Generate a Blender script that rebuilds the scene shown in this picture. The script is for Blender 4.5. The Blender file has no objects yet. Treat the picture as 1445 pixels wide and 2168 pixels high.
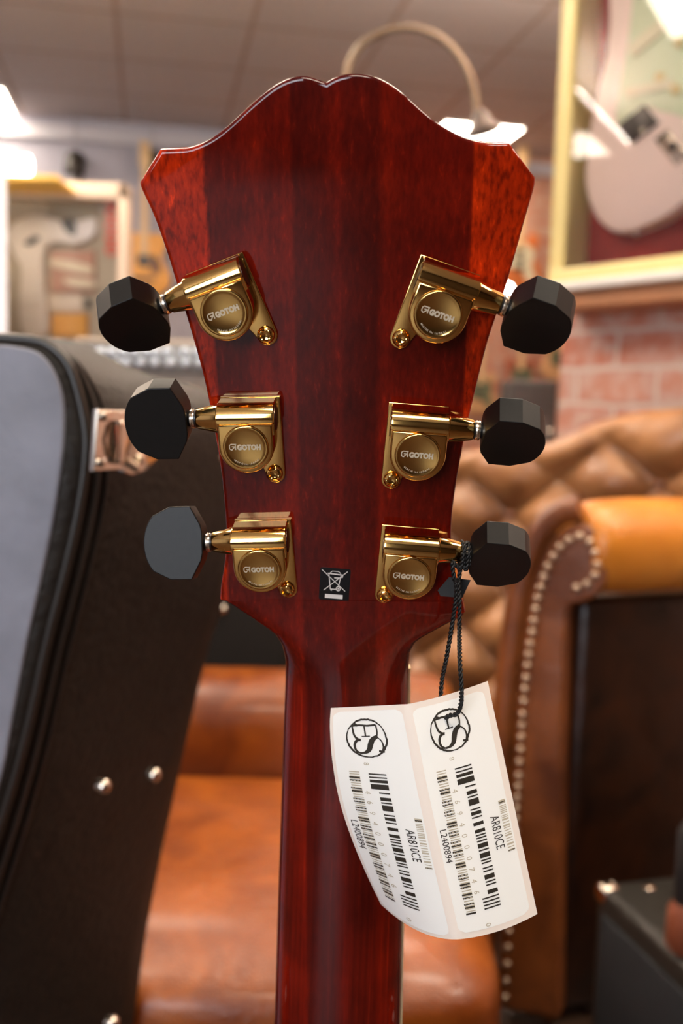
import bpy, bmesh, math, random
from mathutils import Vector, Matrix
random.seed(7)
PI = math.pi
D = bpy.data
SC = bpy.context.scene
COL = SC.collection
V3 = Vector

# ------------------------------------------------------------------ camera
F = 35.0 / 24.0 * 1445
PITCH = math.radians(-6.0); ROLL = math.radians(1.6)
CAM = V3((0, 0, 0.90))
FW = V3((0, math.cos(PITCH), math.sin(PITCH)))
U0 = V3((0, -math.sin(PITCH), math.cos(PITCH)))
R0 = V3((1, 0, 0))
CR = R0 * math.cos(ROLL) + U0 * math.sin(ROLL)
CU = U0 * math.cos(ROLL) - R0 * math.sin(ROLL)
cd = D.cameras.new('camera'); cam = D.objects.new('camera', cd); COL.objects.link(cam)
cd.sensor_fit = 'HORIZONTAL'; cd.sensor_width = 24; cd.lens = 35
cd.clip_start = 0.02; cd.clip_end = 60
cd.dof.use_dof = True; cd.dof.focus_distance = 0.305; cd.dof.aperture_fstop = 9.0
cd.dof.aperture_blades = 9
m = Matrix((CR, CU, -FW)).transposed().to_4x4(); m.translation = CAM
cam.matrix_world = m
SC.camera = cam

# ------------------------------------------------------------------ world, view
w = D.worlds.new('world'); SC.world = w; w.use_nodes = True
w.node_tree.nodes['Background'].inputs[0].default_value = (0.9, 0.85, 0.8, 1)
w.node_tree.nodes['Background'].inputs[1].default_value = 0.05
vs = SC.view_settings
vs.view_transform = 'Standard'; vs.look = 'None'; vs.gamma = 1.0; vs.use_curve_mapping = False
vs.exposure = 1.6
PANEL_COL = (1.0, 0.85, 0.68); PANEL_E = 9.0
UP_E = 145.0
WINDOW_COL = (0.86, 0.92, 1.0); WINDOW_E = 4.0

# ------------------------------------------------------------------ photo geometry helpers
def raydir(px, py):
    return FW + CR * ((px - 722.5) / F) + CU * ((1084 - py) / F)
def P(px, py, d):
    return CAM + raydir(px, py) * d
def hit(px, py, pt, n):
    d = raydir(px, py)
    return CAM + d * ((pt - CAM).dot(n) / d.dot(n))
def onY(px, py, Y):
    return hit(px, py, V3((0, Y, 0)), V3((0, 1, 0)))
def onZ(px, py, z):
    return hit(px, py, V3((0, 0, z)), V3((0, 0, 1)))

ROOM_A = math.radians(11.0)
EX = V3((math.cos(ROOM_A), math.sin(ROOM_A), 0)); EV = V3((-math.sin(ROOM_A), math.cos(ROOM_A), 0))
CEIL = 2.6
def W(u, v, z): return EX * u + EV * v + V3((0, 0, z))

# ------------------------------------------------------------------ materials
MATS = {}
def lin(c):
    return tuple(((x / 255 / 12.92) if x / 255 <= 0.04045 else ((x / 255 + 0.055) / 1.055) ** 2.4) for x in c) + (1,)
def base_mat(name):
    mt = D.materials.new(name); mt.use_nodes = True
    nt = mt.node_tree; b = nt.nodes['Principled BSDF']
    return mt, nt, b
def mat(name, col, rough=0.5, metal=0.0, coat=0.0, var=0.0, vscale=20.0, bump=0.0, bscale=80.0, spec=0.5, emit=None, estr=0, stretch=(1, 1, 1), coat_r=0.04):
    if name in MATS: return MATS[name]
    mt, nt, b = base_mat(name); c = lin(col)
    b.inputs['Roughness'].default_value = rough; b.inputs['Metallic'].default_value = metal
    b.inputs['Coat Weight'].default_value = coat; b.inputs['Coat Roughness'].default_value = coat_r
    b.inputs['Specular IOR Level'].default_value = spec
    b.inputs['Base Color'].default_value = c
    tc = nt.nodes.new('ShaderNodeTexCoord'); mp = nt.nodes.new('ShaderNodeMapping')
    mp.inputs['Scale'].default_value = stretch
    nt.links.new(tc.outputs['Object'], mp.inputs['Vector'])
    if var > 0:
        n = nt.nodes.new('ShaderNodeTexNoise'); n.inputs['Scale'].default_value = vscale; n.inputs['Detail'].default_value = 4
        nt.links.new(mp.outputs[0], n.inputs['Vector'])
        r = nt.nodes.new('ShaderNodeValToRGB')
        r.color_ramp.elements[0].position = 0.3; r.color_ramp.elements[1].position = 0.7
        r.color_ramp.elements[0].color = tuple(x * (1 - var) for x in c[:3]) + (1,)
        r.color_ramp.elements[1].color = tuple(min(1, x * (1 + var)) for x in c[:3]) + (1,)
        nt.links.new(n.outputs['Fac'], r.inputs['Fac']); nt.links.new(r.outputs['Color'], b.inputs['Base Color'])
    if bump > 0:
        n2 = nt.nodes.new('ShaderNodeTexNoise'); n2.inputs['Scale'].default_value = bscale; n2.inputs['Detail'].default_value = 5
        nt.links.new(mp.outputs[0], n2.inputs['Vector'])
        bp = nt.nodes.new('ShaderNodeBump'); bp.inputs['Strength'].default_value = bump; bp.inputs['Distance'].default_value = 0.002
        nt.links.new(n2.outputs['Fac'], bp.inputs['Height']); nt.links.new(bp.outputs['Normal'], b.inputs['Normal'])
    if emit:
        b.inputs['Emission Color'].default_value = tuple(emit) + (1,); b.inputs['Emission Strength'].default_value = estr
    MATS[name] = mt
    return mt

def glass_mat(name='display_glass'):
    if name in MATS: return MATS[name]
    mt, nt, b = base_mat(name)
    nt.nodes.remove(b)
    out = nt.nodes['Material Output']
    g = nt.nodes.new('ShaderNodeBsdfGlossy'); g.inputs['Roughness'].default_value = 0.0
    t = nt.nodes.new('ShaderNodeBsdfTransparent')
    fr = nt.nodes.new('ShaderNodeFresnel'); fr.inputs['IOR'].default_value = 1.55
    mx = nt.nodes.new('ShaderNodeMixShader')
    nt.links.new(fr.outputs[0], mx.inputs[0]); nt.links.new(t.outputs[0], mx.inputs[1]); nt.links.new(g.outputs[0], mx.inputs[2])
    nt.links.new(mx.outputs[0], out.inputs['Surface'])
    MATS[name] = mt
    return mt

def brick_mat(name, direction, c1, c2, mortar, bw=0.21, rh=0.065):
    mt, nt, b = base_mat(name)
    b.inputs['Roughness'].default_value = 0.85
    tc = nt.nodes.new('ShaderNodeTexCoord')
    dp = nt.nodes.new('ShaderNodeVectorMath'); dp.operation = 'DOT_PRODUCT'; dp.inputs[1].default_value = direction
    sp = nt.nodes.new('ShaderNodeSeparateXYZ'); cb = nt.nodes.new('ShaderNodeCombineXYZ')
    nt.links.new(tc.outputs['Object'], dp.inputs[0]); nt.links.new(tc.outputs['Object'], sp.inputs[0])
    nt.links.new(dp.outputs['Value'], cb.inputs[0]); nt.links.new(sp.outputs['Z'], cb.inputs[1])
    # wobble
    nz = nt.nodes.new('ShaderNodeTexNoise'); nz.inputs['Scale'].default_value = 9
    nt.links.new(cb.outputs[0], nz.inputs['Vector'])
    mr = nt.nodes.new('ShaderNodeVectorMath'); mr.operation = 'MULTIPLY_ADD'
    mr.inputs[1].default_value = (0.02, 0.02, 0)
    nt.links.new(nz.outputs['Color'], mr.inputs[0]); nt.links.new(cb.outputs[0], mr.inputs[2])
    br = nt.nodes.new('ShaderNodeTexBrick')
    br.inputs['Scale'].default_value = 1.0; br.inputs['Brick Width'].default_value = bw; br.inputs['Row Height'].default_value = rh
    br.inputs['Mortar Size'].default_value = 0.007; br.inputs['Mortar Smooth'].default_value = 0.3
    br.inputs['Color1'].default_value = lin(c1); br.inputs['Color2'].default_value = lin(c2); br.inputs['Mortar'].default_value = lin(mortar)
    nt.links.new(mr.outputs[0], br.inputs['Vector'])
    n2 = nt.nodes.new('ShaderNodeTexNoise'); n2.inputs['Scale'].default_value = 22; n2.inputs['Detail'].default_value = 5
    nt.links.new(cb.outputs[0], n2.inputs['Vector'])
    r = nt.nodes.new('ShaderNodeValToRGB'); r.color_ramp.elements[0].position = 0.42; r.color_ramp.elements[1].position = 0.68
    nt.links.new(n2.outputs['Fac'], r.inputs['Fac'])
    mx = nt.nodes.new('ShaderNodeMixRGB'); mx.inputs[2].default_value = lin(mortar)
    ml = nt.nodes.new('ShaderNodeMath'); ml.operation = 'MULTIPLY'; ml.inputs[1].default_value = 0.7
    nt.links.new(r.outputs['Color'], ml.inputs[0]); nt.links.new(ml.outputs[0], mx.inputs[0])
    nt.links.new(br.outputs['Color'], mx.inputs[1]); nt.links.new(mx.outputs[0], b.inputs['Base Color'])
    bp = nt.nodes.new('ShaderNodeBump'); bp.inputs['Strength'].default_value = 0.6; bp.inputs['Distance'].default_value = 0.01
    bp.invert = True
    nt.links.new(br.outputs['Fac'], bp.inputs['Height']); nt.links.new(bp.outputs['Normal'], b.inputs['Normal'])
    return mt

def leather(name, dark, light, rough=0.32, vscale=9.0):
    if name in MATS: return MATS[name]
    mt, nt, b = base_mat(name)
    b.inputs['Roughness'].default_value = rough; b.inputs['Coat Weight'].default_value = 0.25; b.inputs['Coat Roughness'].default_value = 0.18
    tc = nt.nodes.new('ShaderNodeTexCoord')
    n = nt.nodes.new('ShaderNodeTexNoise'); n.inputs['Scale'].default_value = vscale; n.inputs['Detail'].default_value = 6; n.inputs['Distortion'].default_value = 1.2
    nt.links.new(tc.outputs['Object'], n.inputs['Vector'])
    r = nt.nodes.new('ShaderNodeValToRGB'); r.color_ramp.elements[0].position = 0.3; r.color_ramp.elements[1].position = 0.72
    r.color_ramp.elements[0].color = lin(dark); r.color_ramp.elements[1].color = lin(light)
    nt.links.new(n.outputs['Fac'], r.inputs['Fac']); nt.links.new(r.outputs['Color'], b.inputs['Base Color'])
    n2 = nt.nodes.new('ShaderNodeTexVoronoi'); n2.inputs['Scale'].default_value = 350
    nt.links.new(tc.outputs['Object'], n2.inputs['Vector'])
    n3 = nt.nodes.new('ShaderNodeTexNoise'); n3.inputs['Scale'].default_value = 14; n3.inputs['Detail'].default_value = 3
    nt.links.new(tc.outputs['Object'], n3.inputs['Vector'])
    ad = nt.nodes.new('ShaderNodeMath'); ad.operation = 'MULTIPLY_ADD'; ad.inputs[1].default_value = 8.0
    nt.links.new(n3.outputs['Fac'], ad.inputs[0]); nt.links.new(n2.outputs['Distance'], ad.inputs[2])
    bp = nt.nodes.new('ShaderNodeBump'); bp.inputs['Strength'].default_value = 0.35; bp.inputs['Distance'].default_value = 0.002
    nt.links.new(ad.outputs[0], bp.inputs['Height']); nt.links.new(bp.outputs['Normal'], b.inputs['Normal'])
    MATS[name] = mt
    return mt

# ------------------------------------------------------------------ objects
def thing(name, label, cat, loc=(0, 0, 0), group=None):
    o = D.objects.new(name, None); COL.objects.link(o); o.location = loc
    o.empty_display_size = 0.02
    o['label'] = label; o['category'] = cat
    if group: o['group'] = group
    return o
def wloc(o):
    l = V3(o.location)
    while o.parent: o = o.parent; l = l + V3(o.location)
    return l
class MB:
    def __init__(s): s.v = []; s.f = []; s.sm = []
    def add(s, vs, fs, smooth=True):
        n = len(s.v); s.v += [V3(x) for x in vs]
        for f in fs: s.f.append([n + i for i in f]); s.sm.append(smooth)
        return s
    def build(s, name, mt, parent=None, origin=None, angle=40, fix=True):
        if parent is not None: org = wloc(parent) if origin is None else V3(origin)
        else:
            if origin is None:
                lo = [min(p[i] for p in s.v) for i in range(3)]; hi = [max(p[i] for p in s.v) for i in range(3)]
                org = V3(((lo[0] + hi[0]) / 2, (lo[1] + hi[1]) / 2, lo[2]))
            else: org = V3(origin)
        me = D.meshes.new(name); me.from_pydata([tuple(p - org) for p in s.v], [], s.f)
        me.polygons.foreach_set('use_smooth', s.sm)
        if fix:
            bm = bmesh.new(); bm.from_mesh(me); bmesh.ops.recalc_face_normals(bm, faces=bm.faces); bm.to_mesh(me); bm.free()
        me.materials.append(mt)
        me.set_sharp_from_angle(angle=math.radians(angle))
        o = D.objects.new(name, me); COL.objects.link(o)
        if parent is not None:
            o.parent = parent; o.location = org - wloc(parent)
        else: o.location = org
        return o
    # ---- shapes
    def box(s, O, X, Y, Z):      # O centre, X Y Z half axes
        vs = [O + X * a + Y * b + Z * c for a in (-1, 1) for b in (-1, 1) for c in (-1, 1)]
        return s.add(vs, [(0, 1, 3, 2), (4, 6, 7, 5), (0, 4, 5, 1), (2, 3, 7, 6), (0, 2, 6, 4), (1, 5, 7, 3)], False)
    def bbox(s, O, X, Y, Z, r=0.003):   # box with rounded edges
        bm = bmesh.new(); bmesh.ops.create_cube(bm, size=2)
        lx, ly, lz = X.length, Y.length, Z.length
        for v in bm.verts: v.co = V3((v.co.x * lx, v.co.y * ly, v.co.z * lz))
        bmesh.ops.bevel(bm, geom=list(bm.edges), offset=min(r, lx * .9, ly * .9, lz * .9), segments=3, profile=0.5, affect='EDGES')
        bm.verts.index_update()
        x, y, z = X.normalized(), Y.normalized(), Z.normalized()
        vs = [O + x * v.co.x + y * v.co.y + z * v.co.z for v in bm.verts]
        mx = max(f.calc_area() for f in bm.faces)
        for f in bm.faces:
            pass
        fs = [[v.index for v in f.verts] for f in bm.faces]; sm = [len(f.verts) != 4 or min(e.calc_length() for e in f.edges) < r * 0.9 for f in bm.faces]
        n = len(s.v); s.v += vs
        for f, q in zip(fs, sm): s.f.append([n + i for i in f]); s.sm.append(q)
        bm.free(); return s
    def prism(s, pts, fn, h0, h1, r0=0.0, r1=0.0, seg=4, smooth=True, open_=False):
        n = len(pts); q = [V3((p[0], p[1])) for p in pts]
        area = sum(q[i].x * q[(i + 1) % n].y - q[(i + 1) % n].x * q[i].y for i in range(n))
        if area < 0: q.reverse()
        nr = []
        for i in range(n):
            a = q[i - 1]; b = q[i]; c = q[(i + 1) % n]
            if open_ and i == 0: a = b * 2 - c
            if open_ and i == n - 1: c = b * 2 - a
            d1 = (b - a); d2 = (c - b)
            if d1.length < 1e-9: d1 = d2
            if d2.length < 1e-9: d2 = d1
            d1.normalize(); d2.normalize()
            n1 = V3((-d1.y, d1.x)); n2 = V3((-d2.y, d2.x)); mm = n1 + n2
            if mm.length < 1e-6: mm = n1
            mm.normalize(); k = 1 / max(0.5, mm.dot(n1)); nr.append(mm * k)
        rings = []
        if r0 > 0:
            for k in range(seg + 1):
                a = PI / 2 * (1 - k / seg); rings.append((r0 * (1 - math.cos(a)), h0 + (r0 * (1 - math.sin(a))) * (1 if h1 > h0 else -1)))
        else: rings.append((0, h0))
        if r1 > 0:
            for k in range(seg + 1):
                a = PI / 2 * k / seg; rings.append((r1 * (1 - math.cos(a)), h1 - (r1 * (1 - math.sin(a))) * (1 if h1 > h0 else -1)))
        else: rings.append((0, h1))
        base = len(s.v)
        for ins, h in rings:
            for i in range(n):
                p = q[i] + nr[i] * ins; s.v.append(V3(fn(p.x, p.y, h)))
        for k in range(len(rings) - 1):
            for i in range(n if not open_ else n - 1):
                j = (i + 1) % n
                s.f.append([base + k * n + i, base + k * n + j, base + (k + 1) * n + j, base + (k + 1) * n + i]); s.sm.append(smooth)
        s.f.append([base + i for i in range(n)][::-1]); s.sm.append(False)
        l = base + (len(rings) - 1) * n
        s.f.append([l + i for i in range(n)]); s.sm.append(False)
        return s
    def loft(s, rings, closed=True, caps=True, smooth=True):
        base = len(s.v); n = len(rings[0])
        for r in rings: s.v += [V3(p) for p in r]
        for k in range(len(rings) - 1):
            for i in range(n if closed else n - 1):
                j = (i + 1) % n
                s.f.append([base + k * n + i, base + k * n + j, base + (k + 1) * n + j, base + (k + 1) * n + i]); s.sm.append(smooth)
        if caps and closed:
            s.f.append([base + i for i in range(n)][::-1]); s.sm.append(False)
            l = base + (len(rings) - 1) * n; s.f.append([l + i for i in range(n)]); s.sm.append(False)
        return s
    def lathe(s, O, A, prof, n=32):     # prof: (radius, along)
        A = A.normalized(); x = A.orthogonal().normalized(); y = A.cross(x)
        rings = [[O + A * h + (x * math.cos(2 * PI * i / n) + y * math.sin(2 * PI * i / n)) * r for i in range(n)] for r, h in prof]
        return s.loft(rings)
    def sphere(s, O, r, n=12, sq=(1, 1, 1)):
        rings = []
        for k in range(1, n):
            a = PI * k / n
            rings.append([O + V3((r * sq[0] * math.sin(a) * math.cos(2 * PI * i / (2 * n)), r * sq[1] * math.sin(a) * math.sin(2 * PI * i / (2 * n)), r * sq[2] * math.cos(a))) for i in range(2 * n)])
        return s.loft(rings)
    def tube(s, path, rad, n=12, caps=True):
        path = [V3(p) for p in path]; rings = []
        t = (path[1] - path[0]).normalized(); x = t.orthogonal().normalized()
        for i, p in enumerate(path):
            t2 = (path[min(i + 1, len(path) - 1)] - path[max(i - 1, 0)]).normalized()
            x = (x - t2 * x.dot(t2)).normalized(); y = t2.cross(x)
            r = rad(i / (len(path) - 1)) if callable(rad) else rad
            rings.append([p + (x * math.cos(2 * PI * k / n) + y * math.sin(2 * PI * k / n)) * r for k in range(n)])
        return s.loft(rings, caps=caps)
def tagk(o, **k):
    for a, b in k.items(): o[a] = b
    return o
def struct(o): o['kind'] = 'structure'; return o
def crom(pts, n=8):      # Catmull-Rom through points of any dimension
    pts = [V3(p) for p in pts]; out = []
    for i in range(len(pts) - 1):
        p0 = pts[max(i - 1, 0)]; p1 = pts[i]; p2 = pts[i + 1]; p3 = pts[min(i + 2, len(pts) - 1)]
        for k in range(n):
            t = k / n
            out.append(0.5 * ((2 * p1) + (p2 - p0) * t + (2 * p0 - 5 * p1 + 4 * p2 - p3) * t * t + (3 * p1 - p0 - 3 * p2 + p3) * t ** 3))
    out.append(pts[-1]); return out
def interp(tab, x):
    if x <= tab[0][0]: return tab[0][1]
    for (a, b), (c, d) in zip(tab, tab[1:]):
        if x <= c: return b + (d - b) * (x - a) / (c - a)
    return tab[-1][1]
def sstep(a, b, x):
    t = min(1, max(0, (x - a) / (b - a))); return t * t * (3 - 2 * t)
def text2d(s, size=1.0, bold=0.0, spacing=1.0):
    cu = D.curves.new('t', 'FONT'); cu.body = s; cu.size = size; cu.offset = bold; cu.space_character = spacing
    cu.align_x = 'CENTER'; cu.align_y = 'CENTER'; cu.resolution_u = 3
    ob = D.objects.new('t', cu); COL.objects.link(ob)
    dg = bpy.context.evaluated_depsgraph_get(); me = D.meshes.new_from_object(ob.evaluated_get(dg))
    vs = [(v.co.x, v.co.y) for v in me.vertices]; fs = [list(p.vertices) for p in me.polygons]
    D.objects.remove(ob); D.curves.remove(cu); D.meshes.remove(me)
    return vs, fs
def add_text(mb, s, fn, w=None, h=None, bold=0.0, arc=None, spacing=1.0):
    vs, fs = text2d(s, 1.0, bold, spacing)
    x0 = min(v[0] for v in vs); x1 = max(v[0] for v in vs); y0 = min(v[1] for v in vs); y1 = max(v[1] for v in vs)
    cx, cy = (x0 + x1) / 2, (y0 + y1) / 2
    kx = (w / (x1 - x0)) if w else None; ky = (h / (y1 - y0)) if h else None
    kx = kx or ky; ky = ky or kx
    out = []
    for x, y in vs:
        x = (x - cx) * kx; y = (y - cy) * ky
        if arc: a = x / arc; x, y = (arc - y) * math.sin(a), -(arc - y) * math.cos(a)
        out.append(fn(x, y))
    mb.add(out, fs, False)
def stroke(mb, pts, wd, fn, closed=False):
    pts = [V3((p[0], p[1])) for p in pts]; n = len(pts); L = []; R = []
    for i in range(n):
        a = pts[i - 1] if (closed or i > 0) else pts[i]; b = pts[(i + 1) % n] if (closed or i < n - 1) else pts[i]
        t = (b - a)
        if t.length < 1e-9: t = V3((1, 0))
        t.normalize(); nn = V3((-t.y, t.x)); ww = wd(i / max(1, n - 1)) if callable(wd) else wd
        L.append(fn(*(pts[i] + nn * ww / 2))); R.append(fn(*(pts[i] - nn * ww / 2)))
    fs = [(i, (i + 1) % n, n + (i + 1) % n, n + i) for i in range(n if closed else n - 1)]
    mb.add(L + R, fs, False)

# ================================================================== THE ROOM
UL, UR, VB, VF = -4.2, 3.3, -3.0, 6.45
M_ceil, nt, b = base_mat('ceiling_tiles')
tc = nt.nodes.new('ShaderNodeTexCoord'); mp = nt.nodes.new('ShaderNodeMapping')
mp.inputs['Rotation'].default_value = (0, 0, -ROOM_A); mp.inputs['Location'].default_value = (0.16, 0.1, 0)
nt.links.new(tc.outputs['Object'], mp.inputs['Vector'])
br = nt.nodes.new('ShaderNodeTexBrick'); br.offset = 0; br.inputs['Scale'].default_value = 1
br.inputs['Brick Width'].default_value = 0.6; br.inputs['Row Height'].default_value = 0.6; br.inputs['Mortar Size'].default_value = 0.012
br.inputs['Color1'].default_value = lin((196, 186, 184)); br.inputs['Color2'].default_value = lin((191, 181, 179)); br.inputs['Mortar'].default_value = lin((168, 148, 136))
nt.links.new(mp.outputs[0], br.inputs['Vector']); nt.links.new(br.outputs['Color'], b.inputs['Base Color']); b.inputs['Roughness'].default_value = 0.9
M_plaster = mat('grey_blue_plaster', (172, 170, 182), 0.9, var=0.05, vscale=3)
M_wallbrown = mat('warm_brown_wall', (158, 124, 98), 0.8, var=0.1, vscale=2)
M_floor = mat('wood_floor', (64, 46, 34), 0.45, var=0.25, vscale=5, stretch=(1, 8, 1))
M_backwall = brick_mat('old_red_bricks', tuple(EX), (188, 112, 84), (205, 150, 120), (196, 168, 150))

def slab(name, a, b_, z0, z1, thick, mt):      # wall from point a to b (room coords), thickness towards outside
    A = W(a[0], a[1], 0); B = W(b_[0], b_[1], 0); d = (B - A).normalized(); nrm = V3((d.y, -d.x, 0))
    O = (A + B) / 2 + V3((0, 0, (z0 + z1) / 2)) + nrm * thick / 2
    return struct(MB().box(O, (B - A) / 2, nrm * thick / 2, V3((0, 0, (z1 - z0) / 2))).build(name, mt, origin=(0, 0, 0)))
TH = 0.1
c = W((UL + UR) / 2, (VB + VF) / 2, 0)
struct(MB().box(c + V3((0, 0, -TH / 2)), EX * (UR - UL) / 2, EV * (VF - VB) / 2, V3((0, 0, TH / 2))).build('floor', M_floor, origin=(0, 0, 0)))
struct(MB().box(c + V3((0, 0, CEIL + TH / 2)), EX * (UR - UL) / 2, EV * (VF - VB) / 2, V3((0, 0, TH / 2))).build('ceiling', M_ceil, origin=(0, 0, 0)))
USPLIT = 0.55
slab('wall_back_left', (USPLIT, VF), (UL, VF), 0, CEIL, TH, M_plaster)
slab('wall_back_right', (UR, VF), (USPLIT, VF), 0, CEIL, TH, M_backwall)
slab('wall_left', (UL, VF), (UL, VB), 0, CEIL, TH, M_plaster)
slab('wall_right', (UR, VB), (UR, VF), 0, CEIL, TH, M_wallbrown)
# wall behind the camera with the shop window
M_dark = mat('dark_brown_front_wall', (52, 40, 34), 0.8, var=0.1, vscale=2)
slab('wall_front_left', (UL, VB), (-2.9, VB), 0, CEIL, TH, M_dark)
slab('wall_front_right', (-1.0, VB), (UR, VB), 0, CEIL, TH, M_dark)
slab('wall_front_below', (-2.9, VB), (-1.0, VB), 0, 0.7, TH, M_dark)
slab('wall_front_above', (-2.9, VB), (-1.0, VB), 2.4, CEIL, TH, M_dark)
M_win = mat('window_daylight', (220, 230, 255), 0.5, emit=WINDOW_COL, estr=WINDOW_E)
wn = struct(MB().box(W(-1.95, VB - 0.05, 1.55), EX * 0.95, EV * 0.01, V3((0, 0, 0.85))).build('window_1', M_win, origin=(0, 0, 0)))
M_white = mat('white_paint', (225, 222, 216), 0.5)
mb = MB()
for uu in (-2.87, -1.95, -1.03): mb.box(W(uu, VB - 0.02, 1.55), EX * 0.03, EV * 0.02, V3((0, 0, 0.85)))
for zz in (0.73, 2.37): mb.box(W(-1.95, VB - 0.02, zz), EX * 0.95, EV * 0.02, V3((0, 0, 0.03)))
struct(mb.build('trim_1', M_white, origin=(0, 0, 0)))
# pale cove strip where the far wall meets the ceiling
struct(MB().box(W((UL + UR) / 2, VF - 0.02, CEIL - 0.10), EX * (UR - UL) / 2, EV * 0.02, V3((0, 0, 0.04))).build('trim_2', mat('pale_trim', (190, 188, 196), 0.6), origin=(0, 0, 0)))

# ceiling light panels
M_panel = mat('lit_panel', (255, 250, 240), 0.5, emit=PANEL_COL, estr=PANEL_E)
M_pframe = mat('panel_frame', (210, 205, 198), 0.5)
def ceiling_light(u, v, label, lu=0.6, lv=0.6):
    t = thing('ceiling_light', label, 'ceiling light', W(u, v, CEIL), group='square light panels in the tiled ceiling')
    O = W(u, v, CEIL - 0.006)
    MB().box(O + V3((0, 0, -0.003)), EX * (lu / 2 - 0.02), EV * (lv / 2 - 0.02), V3((0, 0, 0.003))).build('diffuser', M_panel, t)
    mb = MB()
    for s_ in (-1, 1):
        mb.box(O + EX * s_ * (lu / 2 - 0.01), EX * 0.01, EV * lv / 2, V3((0, 0, 0.006)))
        mb.box(O + EV * s_ * (lv / 2 - 0.01), EX * (lu / 2 - 0.02), EV * 0.01, V3((0, 0, 0.006)))
    mb.build('frame', M_pframe, t)
    return t
def room_uv(p): return (p.dot(EX), p.dot(EV))
a = onZ(1005, 283, CEIL - 0.01); ua, va = room_uv(a)
ceiling_light(ua, min(va, VF - 0.35), 'bright rectangular ceiling light beyond the arched lamp, above the right shoulder of the headstock', 0.52, 0.42)
a = onZ(-40, 215, CEIL - 0.01); ua, va = room_uv(a)
ceiling_light(ua, va, 'bright ceiling light cut off by the left edge of the photo', 0.35, 0.6)
for (u, v) in ((-0.2, -0.9), (-0.6, 1.3), (1.5, 0.2), (-1.22, 2.27), (0.9, 1.25), (-3.12, 3.45), (0.0, 3.5)):
    ceiling_light(u, v, 'square ceiling light panel outside the photo, above the shop floor')

# bar lights added out of view, only to brighten the ceiling
M_up = mat('added_light_bar', (255, 250, 240), 0.5, emit=PANEL_COL, estr=UP_E)
for (u, v) in ((-1.9, 3.0), (1.5, 3.0)):
    t = thing('added_uplight', 'unseen bar light added to brighten the tiled ceiling', 'added uplight', W(u, v, CEIL), group='added uplights under the ceiling')
    MB().bbox(W(u, v, 2.40), EX * 0.6, EV * 0.05, V3((0, 0, 0.004)), 0.003).build('upper_diffuser', M_up, t)
    MB().bbox(W(u, v, 2.375), EX * 0.62, EV * 0.06, V3((0, 0, 0.018)), 0.006).build('housing', M_pframe, t)
    for s_ in (-0.5, 0.5): MB().tube([W(u + s_, v + 0.055, 2.38), W(u + s_, v + 0.055, CEIL - 0.0005)], 0.002, 6).build('cable', M_pframe, t)

# ================================================================== GUITAR
TILT = math.radians(22); YAW = math.radians(3.5); HD = 0.300
r_ = CR * math.cos(YAW) - FW * math.sin(YAW)
t_ = CU * math.cos(TILT) - FW * math.sin(TILT)
t_ = (t_ - r_ * t_.dot(r_)).normalized(); n_ = r_.cross(t_).normalized()
H0 = P(718, 750, HD)
def HP(px, py, h=0.0): return hit(px, py, H0 + n_ * h, n_)
def hab(px, py):
    q = HP(px, py) - H0; return (q.dot(r_), q.dot(t_))
def HF(a, b_, h): return H0 + r_ * a + t_ * b_ + n_ * h
THK = 0.0145

guitar = thing('electric_guitar', 'cherry-red guitar seen from behind, headstock with six gold tuners', 'guitar', (0.0, 0.36, 0.0))

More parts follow.
